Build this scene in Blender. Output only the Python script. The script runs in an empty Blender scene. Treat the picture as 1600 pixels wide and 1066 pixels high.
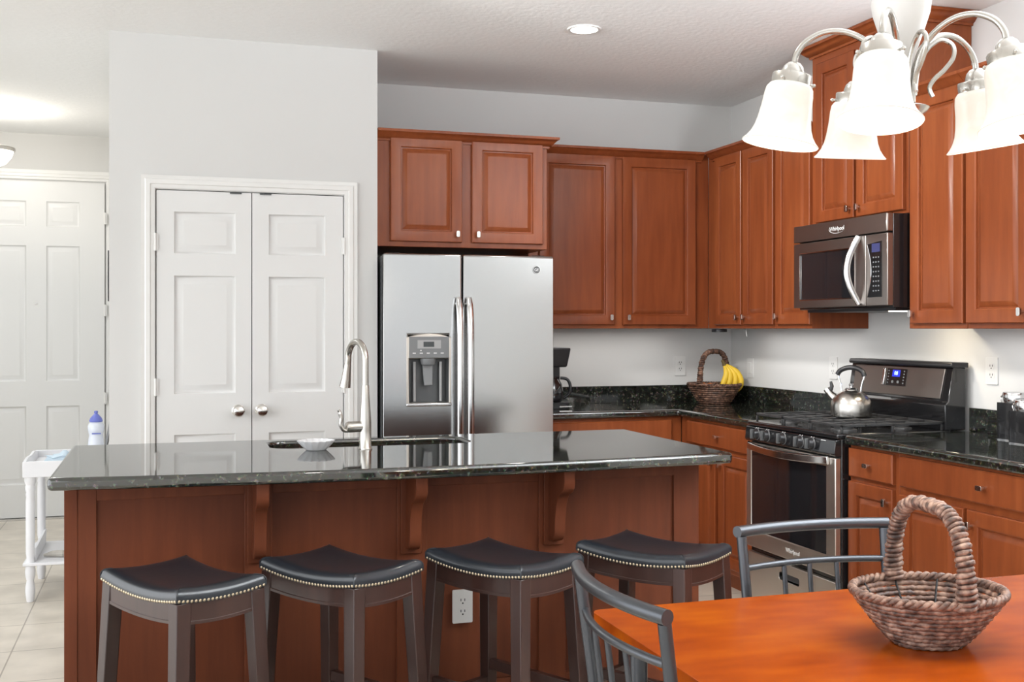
import bpy, bmesh, math, random
from mathutils import Vector, Matrix

random.seed(7)
PI = math.pi
scene = bpy.context.scene
COL = scene.collection

# ------------------------------------------------------------------ camera
F_PX, YAW, HORIZON, CAM_H = 1731.0, math.radians(17.5), 513.0, 1.37
cam_data = bpy.data.cameras.new('camera')
cam = bpy.data.objects.new('camera', cam_data)
COL.objects.link(cam)
cam.location = (0, 0, CAM_H)
cam.rotation_euler = (PI / 2, 0, -YAW)
cam_data.sensor_width = 36.0
cam_data.lens = F_PX / 1600 * 36.0
cam_data.shift_y = -(533.0 - HORIZON) / 1600.0
cam_data.clip_start = 0.05
scene.camera = cam

# ------------------------------------------------------------------ world, lights, exposure
world = bpy.data.worlds.new('world')
scene.world = world
world.use_nodes = True
# bright overcast daylight, strongest from the garden side (left of the camera)
wn, wl = world.node_tree.nodes, world.node_tree.links
bg = wn['Background']
bg.inputs[0].default_value = (0.94, 0.97, 1.0, 1)
w_tc = wn.new('ShaderNodeTexCoord')
w_sep = wn.new('ShaderNodeSeparateXYZ')
wl.new(w_tc.outputs['Generated'], w_sep.inputs[0])
w_mr = wn.new('ShaderNodeMapRange')
w_mr.interpolation_type = 'SMOOTHSTEP'
w_mr.inputs['From Min'].default_value = 0.15
w_mr.inputs['From Max'].default_value = -0.95
w_mr.inputs['To Min'].default_value = 1.0
w_mr.inputs['To Max'].default_value = 3.2
wl.new(w_sep.outputs['X'], w_mr.inputs['Value'])
wl.new(w_mr.outputs[0], bg.inputs[1])
scene.cycles.sample_clamp_indirect = 2.0
scene.cycles.blur_glossy = 1.0
scene.view_settings.view_transform = 'Standard'
scene.view_settings.look = 'None'
scene.view_settings.gamma = 1.0
scene.view_settings.exposure = 0.25
scene.view_settings.use_curve_mapping = False


def area_light(name, loc, rot, sx, sy, power, color):
    d = bpy.data.lights.new(name, 'AREA')
    d.shape = 'RECTANGLE'
    d.size, d.size_y = sx, sy
    d.energy, d.color = power, color
    o = bpy.data.objects.new(name, d)
    o.location, o.rotation_euler = loc, rot
    COL.objects.link(o)
    return o


def point_light(name, loc, power, color, radius=0.03):
    d = bpy.data.lights.new(name, 'POINT')
    d.energy, d.color, d.shadow_soft_size = power, color, radius
    o = bpy.data.objects.new(name, d)
    o.location = loc
    COL.objects.link(o)
    return o


def spot_light(name, loc, power, color, angle=2.4, radius=0.06):
    d = bpy.data.lights.new(name, 'SPOT')
    d.energy, d.color, d.shadow_soft_size = power, color, radius
    d.spot_size, d.spot_blend = angle, 0.7
    o = bpy.data.objects.new(name, d)
    o.location = loc
    COL.objects.link(o)
    return o


COOL = (0.95, 0.98, 1.0)
WARM = (1.0, 0.86, 0.68)
# daylight enters from the world background through the open sides
# the fill lights below are added and have no fixtures
# upward area light added out of view, bouncing light off the ceiling
area_light('ceiling_bounce_fill', (2.95, 1.7, 1.85), (PI, 0, 0), 0.6, 0.6, 215, (0.90, 0.955, 1.0))
# recessed ceiling cans (the visible one and its siblings outside the frame)
for i, (lx, ly) in enumerate([(1.88, 4.84), (0.6, 2.4), (2.6, 2.6)]):
    spot_light('can_lamp', (lx, ly, 2.735), 12, (1.0, 0.95, 0.88))
# two added fill spots outside the frame, aimed to brighten the right wall
for i, (p, q, w) in enumerate([((0.9, 4.35, 2.72), (3.43, 5.0, 1.35), 230), ((0.7, 3.6, 2.72), (3.43, 3.9, 1.2), 60)]):
    o = spot_light('wall_fill_spot', p, w, (1.0, 0.98, 0.95), 1.5, 0.2)
    o.data.spot_blend = 1.0
    o.rotation_euler = (Vector(q) - Vector(p)).to_track_quat('-Z', 'Y').to_euler()
# added area fills under the wall cabinets, lifting the shaded wall below
area_light('under_cabinet_fill', (2.5, 6.05, 1.352), (0, 0, 0), 0.95, 0.2, 1.2, (1.0, 0.98, 0.95))
area_light('under_cabinet_fill', (3.24, 5.35, 1.352), (0, 0, 0), 0.2, 0.95, 1.1, (1.0, 0.98, 0.95))
area_light('under_cabinet_fill', (3.24, 3.6, 1.352), (0, 0, 0), 0.2, 0.8, 0.7, (1.0, 0.98, 0.95))

# ------------------------------------------------------------------ mesh helpers


class MB:
    def __init__(self):
        self.bm = bmesh.new()

    def face(self, pts):
        vs = [self.bm.verts.new(p) for p in pts]
        try:
            return self.bm.faces.new(vs)
        except ValueError:
            return None

    def box(self, x0, x1, y0, y1, z0, z1):
        v = [self.bm.verts.new(p) for p in ((x0, y0, z0), (x1, y0, z0), (x1, y1, z0), (x0, y1, z0),
                                            (x0, y0, z1), (x1, y0, z1), (x1, y1, z1), (x0, y1, z1))]
        for f in ((0, 3, 2, 1), (4, 5, 6, 7), (0, 1, 5, 4), (1, 2, 6, 5), (2, 3, 7, 6), (3, 0, 4, 7)):
            self.bm.faces.new([v[i] for i in f])
        return self

    def hexa(self, bottom, top):
        v = [self.bm.verts.new(p) for p in list(bottom) + list(top)]
        for f in ((0, 3, 2, 1), (4, 5, 6, 7), (0, 1, 5, 4), (1, 2, 6, 5), (2, 3, 7, 6), (3, 0, 4, 7)):
            self.bm.faces.new([v[i] for i in f])
        return self

    def rings(self, rings, closed_ring=True, cap0=True, cap1=True, loop=False):
        vr = [[self.bm.verts.new(p) for p in r] for r in rings]
        n = len(vr[0])
        m = len(vr)
        for a in range(m if loop else m - 1):
            r0, r1 = vr[a], vr[(a + 1) % m]
            for i in range(n if closed_ring else n - 1):
                j = (i + 1) % n
                self.bm.faces.new((r0[i], r0[j], r1[j], r1[i]))
        if not loop:
            if cap0:
                self.bm.faces.new(list(reversed(vr[0])))
            if cap1:
                self.bm.faces.new(vr[-1])
        return self

    def tube(self, path, r, seg=10, closed=False, cap=True, squash=None):
        P = [Vector(p) for p in path]
        n = len(P)
        rad = r if isinstance(r, (list, tuple)) else [r] * n
        T = []
        for i in range(n):
            if closed:
                t = P[(i + 1) % n] - P[(i - 1) % n]
            else:
                t = P[min(i + 1, n - 1)] - P[max(i - 1, 0)]
            T.append(t.normalized())
        ref = Vector((0, 0, 1)) if abs(T[0].z) < 0.9 else Vector((1, 0, 0))
        u = (ref - T[0] * ref.dot(T[0])).normalized()
        rings = []
        for i in range(n):
            u = (u - T[i] * u.dot(T[i]))
            if u.length < 1e-6:
                u = T[i].orthogonal()
            u.normalize()
            w = T[i].cross(u)
            su, sw = squash if squash else (1, 1)
            rings.append([P[i] + (u * math.cos(2 * PI * k / seg) * su + w * math.sin(2 * PI * k / seg) * sw) * rad[i]
                          for k in range(seg)])
        self.rings(rings, True, cap, cap, loop=closed)
        return self

    def cyl(self, p0, p1, r0, r1=None, seg=20):
        return self.tube([p0, p1], [r0, r0 if r1 is None else r1], seg)

    def lathe(self, prof, c=(0, 0, 0), seg=28, M=None, cap0=True, cap1=True, sx=1, sy=1):
        rings = []
        for r, z in prof:
            ring = []
            for k in range(seg):
                a = 2 * PI * k / seg
                p = Vector((max(r, 1e-5) * math.cos(a) * sx, max(r, 1e-5) * math.sin(a) * sy, z))
                if M is not None:
                    p = M @ p
                ring.append(p + Vector(c))
            rings.append(ring)
        self.rings(rings, True, cap0, cap1)
        return self

    def sphere(self, c, r, seg=10, rr=6, sz=1.0):
        prof = [(r * math.sin(PI * i / rr), -r * sz * math.cos(PI * i / rr)) for i in range(rr + 1)]
        return self.lathe(prof, c, seg)

    def prism(self, poly, fn, a0, a1):
        """poly: 2D points, fn(u, v, a) -> 3D point, extruded from a0 to a1."""
        r0 = [fn(u, v, a0) for u, v in poly]
        r1 = [fn(u, v, a1) for u, v in poly]
        return self.rings([r0, r1])

    def slab(self, outer, holes, fn, a0, a1):
        """outline with holes, filled and extruded."""
        bm = self.bm
        edges = []
        for lp in [outer] + list(holes):
            vs = [bm.verts.new(fn(u, v, a0)) for u, v in lp]
            for i in range(len(vs)):
                edges.append(bm.edges.new((vs[i], vs[(i + 1) % len(vs)])))
        res = bmesh.ops.triangle_fill(bm, use_beauty=True, use_dissolve=False, edges=edges)
        faces = [g for g in res['geom'] if isinstance(g, bmesh.types.BMFace)]
        d = Vector(fn(0, 0, a1)) - Vector(fn(0, 0, a0))
        ext = bmesh.ops.extrude_face_region(bm, geom=faces, use_keep_orig=True)
        for v in [g for g in ext['geom'] if isinstance(g, bmesh.types.BMVert)]:
            v.co += d
        return self

    def ring_panel(self, x0, x1, z0, z1, prof, cap=True):
        """concentric rectangles in the xz plane: prof = [(inset, y)]."""
        rings = []
        for ins, y in prof:
            rings.append([(x0 + ins, y, z0 + ins), (x1 - ins, y, z0 + ins), (x1 - ins, y, z1 - ins), (x0 + ins, y, z1 - ins)])
        self.rings(rings, True, False, cap)
        return self

    def sweep(self, path, prof, closed=False):
        """profile (out, z) swept along plan path with mitres; 'out' lies to the right of travel."""
        n = len(path)
        P = [Vector((p[0], p[1])) for p in path]
        rings = []
        for i in range(n):
            ds = []
            if i > 0:
                ds.append((P[i] - P[i - 1]).normalized())
            if i < n - 1:
                ds.append((P[i + 1] - P[i]).normalized())
            ns = [Vector((d.y, -d.x)) for d in ds]
            nn = ns[0] if len(ns) == 1 else (ns[0] + ns[1]) / (1 + ns[0].dot(ns[1]))
            rings.append([(P[i].x + nn.x * o, P[i].y + nn.y * o, z) for o, z in prof])
        self.rings(rings)
        return self

    def build(self, name, mat, parent=None, loc=None, rot=None, bevel=0.0, seg=2, angle=38, flat=False):
        bm = self.bm
        bmesh.ops.recalc_face_normals(bm, faces=bm.faces[:])
        lim = math.radians(angle)
        for e in bm.edges:
            if len(e.link_faces) == 2:
                if e.calc_face_angle(0) > lim:
                    e.smooth = False
        for f in bm.faces:
            f.smooth = not flat
        me = bpy.data.meshes.new(name)
        bm.to_mesh(me)
        bm.free()
        me.materials.append(mat)
        o = bpy.data.objects.new(name, me)
        COL.objects.link(o)
        if parent is not None:
            o.parent = parent
        if loc is not None:
            o.location = loc
        if rot is not None:
            o.rotation_euler = rot
        if bevel > 0:
            m = o.modifiers.new('bevel', 'BEVEL')
            m.width, m.segments, m.limit_method, m.angle_limit = bevel, seg, 'ANGLE', math.radians(40)
            m.harden_normals = False
        return o


def tag(o, label, cat, group=None):
    o['label'], o['category'] = label, cat
    if group:
        o['group'] = group
    return o


def structure(o):
    o['kind'] = 'structure'
    return o


def thing(name, label, cat, loc=(0, 0, 0), rz=0.0, group=None):
    o = bpy.data.objects.new(name, None)
    o.empty_display_size = 0.05
    COL.objects.link(o)
    o.location, o.rotation_euler = loc, (0, 0, rz)
    return tag(o, label, cat, group)


def copy_tree(o, parent=None):
    c = o.copy()
    COL.objects.link(c)
    if parent is not None:
        c.parent = parent
    for ch in list(o.children):
        copy_tree(ch, c)
    return c


def text_mesh(name, txt, size, mat, parent, loc, rot, extrude=0.0004):
    cu = bpy.data.curves.new(name, 'FONT')
    cu.body, cu.size, cu.extrude = txt, size, extrude
    cu.align_x, cu.align_y = 'CENTER', 'CENTER'
    t = bpy.data.objects.new(name + '_curve', cu)
    COL.objects.link(t)
    dg = bpy.context.evaluated_depsgraph_get()
    me = bpy.data.meshes.new_from_object(t.evaluated_get(dg))
    bpy.data.objects.remove(t)
    bpy.data.curves.remove(cu)
    me.materials.clear()
    me.materials.append(mat)
    o = bpy.data.objects.new(name, me)
    COL.objects.link(o)
    o.parent, o.location, o.rotation_euler = parent, loc, rot
    return o


def arc(cx, cy, r, a0, a1, n):
    return [(cx + r * math.cos(a0 + (a1 - a0) * i / n), cy + r * math.sin(a0 + (a1 - a0) * i / n)) for i in range(n + 1)]


def round_rect(x0, x1, y0, y1, r, n=4):
    return (arc(x1 - r, y0 + r, r, -PI / 2, 0, n) + arc(x1 - r, y1 - r, r, 0, PI / 2, n) +
            arc(x0 + r, y1 - r, r, PI / 2, PI, n) + arc(x0 + r, y0 + r, r, PI, 1.5 * PI, n))


def spline(pts, per=8):
    """Catmull-Rom through 3D points."""
    P = [Vector(p) for p in pts]
    out = []
    for i in range(len(P) - 1):
        p0 = P[max(i - 1, 0)]
        p1, p2 = P[i], P[i + 1]
        p3 = P[min(i + 2, len(P) - 1)]
        for k in range(per):
            t = k / per
            out.append(0.5 * ((2 * p1) + (p2 - p0) * t + (2 * p0 - 5 * p1 + 4 * p2 - p3) * t * t +
                              (3 * p1 - p0 - 3 * p2 + p3) * t ** 3))
    out.append(P[-1])
    return out


XZ = lambda u, v, a: (u, a, v)
XY = lambda u, v, a: (u, v, a)
YZ = lambda u, v, a: (a, u, v)

# ------------------------------------------------------------------ materials


def new_mat(name):
    m = bpy.data.materials.new(name)
    m.use_nodes = True
    return m, m.node_tree.nodes, m.node_tree.links, m.node_tree.nodes['Principled BSDF']


def plain(name, col, rough=0.5, metal=0.0, coat=0.0, noise=0.0, nscale=30, spec=0.5, bump=0.0):
    m, N, L, b = new_mat(name)
    b.inputs['Base Color'].default_value = (*col, 1)
    b.inputs['Roughness'].default_value = rough
    b.inputs['Metallic'].default_value = metal
    b.inputs['Coat Weight'].default_value = coat
    b.inputs['Specular IOR Level'].default_value = spec
    tc = N.new('ShaderNodeTexCoord')
    nz = N.new('ShaderNodeTexNoise')
    nz.inputs['Scale'].default_value = nscale
    nz.inputs['Detail'].default_value = 4
    L.new(tc.outputs['Object'], nz.inputs['Vector'])
    if noise > 0:
        mx = N.new('ShaderNodeMix')
        mx.data_type = 'RGBA'
        mx.inputs[6].default_value = (*[c * (1 - noise) for c in col], 1)
        mx.inputs[7].default_value = (*[min(1, c * (1 + noise)) for c in col], 1)
        L.new(nz.outputs['Fac'], mx.inputs[0])
        L.new(mx.outputs[2], b.inputs['Base Color'])
    if bump > 0:
        bp = N.new('ShaderNodeBump')
        bp.inputs['Strength'].default_value = bump
        bp.inputs['Distance'].default_value = 0.004
        L.new(nz.outputs['Fac'], bp.inputs['Height'])
        L.new(bp.outputs['Normal'], b.inputs['Normal'])
    return m


def wood(name, dark, mid, light, rough=0.3, coat=0.25, scale=(9, 9, 0.9), nscale=3.0, big=1.2, detail=9, spec=0.3):
    m, N, L, b = new_mat(name)
    tc = N.new('ShaderNodeTexCoord')
    oi = N.new('ShaderNodeObjectInfo')
    mul = N.new('ShaderNodeMath')
    mul.operation = 'MULTIPLY'
    mul.inputs[1].default_value = 17.0
    L.new(oi.outputs['Random'], mul.inputs[0])
    add = N.new('ShaderNodeVectorMath')
    add.operation = 'ADD'
    L.new(tc.outputs['Object'], add.inputs[0])
    L.new(mul.outputs[0], add.inputs[1])
    mp = N.new('ShaderNodeMapping')
    mp.inputs['Scale'].default_value = scale
    L.new(add.outputs[0], mp.inputs['Vector'])
    n1 = N.new('ShaderNodeTexNoise')
    n1.inputs['Scale'].default_value = nscale
    n1.inputs['Detail'].default_value = detail
    n1.inputs['Roughness'].default_value = 0.55
    n1.inputs['Distortion'].default_value = 0.15
    L.new(mp.outputs[0], n1.inputs['Vector'])
    n2 = N.new('ShaderNodeTexNoise')
    n2.inputs['Scale'].default_value = big
    n2.inputs['Detail'].default_value = 2
    L.new(add.outputs[0], n2.inputs['Vector'])
    mxf = N.new('ShaderNodeMath')
    mxf.operation = 'ADD'
    h1 = N.new('ShaderNodeMath'); h1.operation = 'MULTIPLY'; h1.inputs[1].default_value = 0.5
    h2 = N.new('ShaderNodeMath'); h2.operation = 'MULTIPLY'; h2.inputs[1].default_value = 0.5
    L.new(n1.outputs['Fac'], h1.inputs[0])
    L.new(n2.outputs['Fac'], h2.inputs[0])
    L.new(h1.outputs[0], mxf.inputs[0])
    L.new(h2.outputs[0], mxf.inputs[1])
    cr = N.new('ShaderNodeValToRGB')
    e = cr.color_ramp.elements
    e[0].position, e[0].color = 0.30, (*dark, 1)
    e[1].position, e[1].color = 0.70, (*light, 1)
    k = cr.color_ramp.elements.new(0.5)
    k.color = (*mid, 1)
    L.new(mxf.outputs[0], cr.inputs[0])
    L.new(cr.outputs[0], b.inputs['Base Color'])
    b.inputs['Roughness'].default_value = rough
    b.inputs['Coat Weight'].default_value = coat
    b.inputs['Specular IOR Level'].default_value = spec
    b.inputs['Coat Roughness'].default_value = 0.25
    return m


def steel(name, col=(0.62, 0.62, 0.61), rough=0.22, brush=(1, 1, 60), bstr=0.04, aniso=0.5):
    m, N, L, b = new_mat(name)
    tc = N.new('ShaderNodeTexCoord')
    mp = N.new('ShaderNodeMapping')
    mp.inputs['Scale'].default_value = brush
    L.new(tc.outputs['Object'], mp.inputs['Vector'])
    nz = N.new('ShaderNodeTexNoise')
    nz.inputs['Scale'].default_value = 8
    nz.inputs['Detail'].default_value = 5
    L.new(mp.outputs[0], nz.inputs['Vector'])
    mr = N.new('ShaderNodeMapRange')
    mr.inputs['To Min'].default_value = rough * 0.85
    mr.inputs['To Max'].default_value = rough * 1.2
    L.new(nz.outputs['Fac'], mr.inputs['Value'])
    L.new(mr.outputs[0], b.inputs['Roughness'])
    bp = N.new('ShaderNodeBump')
    bp.inputs['Strength'].default_value = bstr
    bp.inputs['Distance'].default_value = 0.001
    L.new(nz.outputs['Fac'], bp.inputs['Height'])
    L.new(bp.outputs['Normal'], b.inputs['Normal'])
    b.inputs['Base Color'].default_value = (*col, 1)
    b.inputs['Metallic'].default_value = 1.0
    return m


def granite(name):
    m, N, L, b = new_mat(name)
    tc = N.new('ShaderNodeTexCoord')
    v = N.new('ShaderNodeTexVoronoi')
    v.inputs['Scale'].default_value = 170
    L.new(tc.outputs['Object'], v.inputs['Vector'])
    n = N.new('ShaderNodeTexNoise')
    n.inputs['Scale'].default_value = 55
    n.inputs['Detail'].default_value = 7
    n.inputs['Roughness'].default_value = 0.7
    L.new(tc.outputs['Object'], n.inputs['Vector'])
    cr = N.new('ShaderNodeValToRGB')
    e = cr.color_ramp.elements
    e[0].position, e[0].color = 0.38, (0.006, 0.007, 0.006, 1)
    e[1].position, e[1].color = 0.78, (0.34, 0.33, 0.25, 1)
    k = cr.color_ramp.elements.new(0.56)
    k.color = (0.030, 0.033, 0.026, 1)
    L.new(n.outputs['Fac'], cr.inputs[0])
    mx = N.new('ShaderNodeMix')
    mx.data_type = 'RGBA'
    mx.blend_type = 'MULTIPLY'
    mx.inputs[0].default_value = 0.6
    L.new(cr.outputs[0], mx.inputs[6])
    L.new(v.outputs['Color'], mx.inputs[7])
    L.new(mx.outputs[2], b.inputs['Base Color'])
    b.inputs['Roughness'].default_value = 0.045
    b.inputs['IOR'].default_value = 1.9
    return m


def tile_floor(name):
    m, N, L, b = new_mat(name)
    tc = N.new('ShaderNodeTexCoord')
    mp = N.new('ShaderNodeMapping')
    mp.inputs['Location'].default_value = (0.61 + 0.445 * 10, -0.215 + 0.445 * 10, 0)
    L.new(tc.outputs['Object'], mp.inputs['Vector'])
    br = N.new('ShaderNodeTexBrick')
    br.offset = 0.0
    br.inputs['Scale'].default_value = 1.0
    br.inputs['Brick Width'].default_value = 0.445
    br.inputs['Row Height'].default_value = 0.445
    br.inputs['Mortar Size'].default_value = 0.0035
    br.inputs['Mortar Smooth'].default_value = 0.3
    br.inputs['Color1'].default_value = (0.68, 0.63, 0.55, 1)
    br.inputs['Color2'].default_value = (0.64, 0.59, 0.51, 1)
    br.inputs['Mortar'].default_value = (0.34, 0.30, 0.25, 1)
    L.new(mp.outputs[0], br.inputs['Vector'])
    n = N.new('ShaderNodeTexNoise')
    n.inputs['Scale'].default_value = 5
    n.inputs['Detail'].default_value = 8
    L.new(tc.outputs['Object'], n.inputs['Vector'])
    cr = N.new('ShaderNodeValToRGB')
    cr.color_ramp.elements[0].position, cr.color_ramp.elements[0].color = 0.3, (0.82, 0.80, 0.78, 1)
    cr.color_ramp.elements[1].position, cr.color_ramp.elements[1].color = 0.7, (1.08, 1.06, 1.04, 1)
    L.new(n.outputs['Fac'], cr.inputs[0])
    mx = N.new('ShaderNodeMix')
    mx.data_type = 'RGBA'
    mx.blend_type = 'MULTIPLY'
    mx.inputs[0].default_value = 1.0
    L.new(br.outputs['Color'], mx.inputs[6])
    L.new(cr.outputs[0], mx.inputs[7])
    L.new(mx.outputs[2], b.inputs['Base Color'])
    b.inputs['Roughness'].default_value = 0.32
    return m


def emitter(name, col, strength, base=(0.9, 0.9, 0.9)):
    m, N, L, b = new_mat(name)
    b.inputs['Base Color'].default_value = (*base, 1)
    b.inputs['Emission Color'].default_value = (*col, 1)
    b.inputs['Emission Strength'].default_value = strength
    b.inputs['Roughness'].default_value = 0.4
    return m


def alabaster(name, strength):
    m, N, L, b = new_mat(name)
    tc = N.new('ShaderNodeTexCoord')
    n = N.new('ShaderNodeTexNoise')
    n.inputs['Scale'].default_value = 18
    n.inputs['Detail'].default_value = 4
    n.inputs['Distortion'].default_value = 2.2
    L.new(tc.outputs['Object'], n.inputs['Vector'])
    cr = N.new('ShaderNodeValToRGB')
    cr.color_ramp.elements[0].position, cr.color_ramp.elements[0].color = 0.42, (0.96, 0.86, 0.70, 1)
    cr.color_ramp.elements[1].position, cr.color_ramp.elements[1].color = 0.58, (1.0, 0.92, 0.80, 1)
    L.new(n.outputs['Fac'], cr.inputs[0])
    L.new(cr.outputs[0], b.inputs['Emission Color'])
    b.inputs['Base Color'].default_value = (0.45, 0.43, 0.40, 1)
    b.inputs['Emission Strength'].default_value = strength
    b.inputs['Roughness'].default_value = 0.25
    return m


def wicker(name, cols):
    m, N, L, b = new_mat(name)
    tc = N.new('ShaderNodeTexCoord')
    n = N.new('ShaderNodeTexNoise')
    n.inputs['Scale'].default_value = 55
    n.inputs['Detail'].default_value = 5
    L.new(tc.outputs['Object'], n.inputs['Vector'])
    cr = N.new('ShaderNodeValToRGB')
    e = cr.color_ramp.elements
    e[0].position, e[0].color = 0.33, (*cols[0], 1)
    e[1].position, e[1].color = 0.68, (*cols[2], 1)
    k = cr.color_ramp.elements.new(0.5)
    k.color = (*cols[1], 1)
    L.new(n.outputs['Fac'], cr.inputs[0])
    L.new(cr.outputs[0], b.inputs['Base Color'])
    b.inputs['Roughness'].default_value = 0.48
    n2 = N.new('ShaderNodeTexNoise')
    n2.inputs['Scale'].default_value = 260
    L.new(tc.outputs['Object'], n2.inputs['Vector'])
    bp = N.new('ShaderNodeBump')
    bp.inputs['Strength'].default_value = 0.4
    bp.inputs['Distance'].default_value = 0.002
    L.new(n2.outputs['Fac'], bp.inputs['Height'])
    L.new(bp.outputs['Normal'], b.inputs['Normal'])
    return m


M_WALL = plain('wall_paint', (0.665, 0.662, 0.65), 0.75, noise=0.015, nscale=4, bump=0.03)
M_CEIL = plain('ceiling_texture', (0.90, 0.905, 0.90), 0.9, noise=0.02, nscale=38, bump=0.55)
M_WHITE = plain('white_door_paint', (0.76, 0.76, 0.75), 0.38, noise=0.01, nscale=3)
M_TRIM = plain('white_trim_paint', (0.80, 0.795, 0.775), 0.35, noise=0.01, nscale=3)
M_FLOOR = tile_floor('beige_tile')
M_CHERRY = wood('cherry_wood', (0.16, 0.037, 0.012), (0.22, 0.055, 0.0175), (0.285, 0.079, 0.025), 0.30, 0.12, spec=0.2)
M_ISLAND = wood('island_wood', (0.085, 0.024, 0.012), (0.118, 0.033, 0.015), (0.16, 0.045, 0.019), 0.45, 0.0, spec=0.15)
M_ESPRESSO = wood('espresso_wood', (0.022, 0.010, 0.008), (0.034, 0.015, 0.012), (0.05, 0.022, 0.017), 0.3, 0.35)
M_TABLE = wood('orange_table_wood', (0.19, 0.025, 0.0015), (0.28, 0.048, 0.002), (0.36, 0.078, 0.003), 0.24, 0.0,
               scale=(2.5, 6, 6), nscale=2.6, big=2.2, detail=1.5, spec=0.14)
M_GRANITE = granite('dark_granite')
M_STEEL = steel('brushed_steel_vertical', (0.50, 0.505, 0.505), 0.19, (1, 1, 60), 0.0)
M_STEEL_H = steel('brushed_steel', (0.70, 0.655, 0.60), 0.34, (1, 1, 70), 0.004)
M_DARKSTEEL = steel('slate_steel', (0.34, 0.305, 0.28), 0.33, (1, 1, 70), 0.005)
M_HANDLE = steel('polished_steel_handle', (0.70, 0.70, 0.70), 0.14, (1, 1, 60), 0.01)
M_NICKEL = steel('brushed_nickel', (0.52, 0.50, 0.465), 0.25, (40, 40, 1), 0.012)
M_KNOB = steel('satin_nickel_knob', (0.68, 0.66, 0.63), 0.2, (10, 10, 10), 0.01)
M_CHROME = plain('chrome', (0.80, 0.80, 0.80), 0.08, 1.0)
M_BLACK = plain('black_enamel', (0.010, 0.010, 0.011), 0.16, 0, 0.4)
M_BLACKMAT = plain('black_plastic', (0.016, 0.016, 0.018), 0.35, noise=0.1)
M_IRON = plain('cast_iron', (0.030, 0.030, 0.031), 0.5, noise=0.2, nscale=120, bump=0.15)
M_GLASSBLK = plain('black_oven_glass', (0.012, 0.012, 0.014), 0.05, 0, 0.6)
M_DGREY = plain('dark_grey_plastic', (0.085, 0.088, 0.09), 0.35)
M_MGREY = plain('grey_plastic', (0.20, 0.205, 0.21), 0.35)
M_LGREY = plain('light_grey_plastic', (0.42, 0.42, 0.42), 0.35)
M_LCD = plain('lcd_glass', (0.05, 0.055, 0.055), 0.12)
M_LEATHER = plain('black_leather', (0.013, 0.016, 0.021), 0.34, 0, 0.3, spec=0.35, noise=0.15, nscale=40, bump=0.08)
M_NAIL = plain('brass_nailheads', (0.50, 0.42, 0.30), 0.28, 1.0)
M_GUN = plain('gunmetal_paint', (0.075, 0.08, 0.09), 0.30, 0.7)
M_WICK = wicker('banana_leaf_wicker', ((0.035, 0.018, 0.014), (0.15, 0.082, 0.06), (0.38, 0.25, 0.19)))
M_WICK2 = wicker('dark_wicker', ((0.02, 0.010, 0.007), (0.10, 0.045, 0.027), (0.28, 0.15, 0.095)))
M_SHADE = alabaster('lit_alabaster_glass', 0.40)
M_BULB = emitter('bulb_glow', (1.0, 0.88, 0.70), 2.5)
M_COLUMN = plain('white_satin_column', (0.66, 0.645, 0.62), 0.35)
M_CAN = emitter('can_light_lens', (1.0, 0.97, 0.92), 6.0)
M_BOWL = emitter('hall_lamp_glass', (1.0, 0.93, 0.82), 2.2)
M_PLASTIC = plain('white_plastic', (0.72, 0.715, 0.70), 0.35)
M_SLOT = plain('dark_slot', (0.02, 0.02, 0.02), 0.6)
M_PORC = plain('white_porcelain', (0.78, 0.78, 0.80), 0.15, 0, 0.3)
M_WHITEWOOD = plain('white_painted_wood', (0.80, 0.80, 0.82), 0.4, noise=0.01)
M_BLUE = plain('blue_plastic', (0.14, 0.17, 0.52), 0.35)
M_BOTTLE = plain('frosted_bottle_plastic', (0.70, 0.73, 0.80), 0.25)
M_BANANA = plain('banana_peel', (0.78, 0.52, 0.035), 0.45, noise=0.12, nscale=14)
M_STEM = plain('banana_stem', (0.11, 0.075, 0.02), 0.6)
M_ORANGE = plain('orange_peel', (0.62, 0.17, 0.03), 0.45, noise=0.08, nscale=60, bump=0.2)
M_BLUELED = emitter('blue_led', (0.01, 0.04, 1.0), 0.7, (0.02, 0.02, 0.08))
M_LEDTXT = emitter('blue_led_digits', (0.45, 0.65, 1.0), 2.0, (0.1, 0.1, 0.2))
M_DIMLED = emitter('dim_clock', (0.10, 0.13, 0.5), 0.25, (0.02, 0.02, 0.05))
M_PRINT = plain('white_print', (0.78, 0.78, 0.78), 0.4)
M_CARAFE = plain('smoked_glass_carafe', (0.012, 0.012, 0.014), 0.05, 0, 0.5)
M_CLOTH = plain('pale_blue_cloth', (0.55, 0.66, 0.74), 0.8, noise=0.15, nscale=25)
M_PAPER = plain('crumpled_paper', (0.55, 0.52, 0.47), 0.8, noise=0.2, nscale=30)
M_SIGN = plain('grey_board', (0.36, 0.36, 0.36), 0.5, noise=0.1)
M_UNDER = emitter('cooktop_lamp_lens', (1.0, 0.85, 0.62), 6.0)
M_GLASSPANE = None

# ------------------------------------------------------------------ room shell
CEIL = 2.77
XR, YB = 3.43, 6.27
XL, YN, YE = -2.6, -2.9, 8.63
structure(MB().box(-5.0, XR + .1, -5.0, YE + .1, -0.1, 0).build('floor', M_FLOOR))
structure(MB().box(XL - .1, XR + .1, YN - .1, YE + .1, CEIL, CEIL + 0.1).build('ceiling', M_CEIL))
structure(MB().box(1.032, XR + .1, YB, YB + .1, 0, CEIL).build('wall_back', M_WALL))
structure(MB().box(XR, XR + .1, YN, YB, 0, CEIL).build('wall_right', M_WALL))
# the living and dining side (left of and behind the camera) is open to daylight; only the hall has a left wall
structure(MB().box(XL - .1, XL, 5.6, YE, 0, CEIL).build('wall_left', M_WALL))
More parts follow.
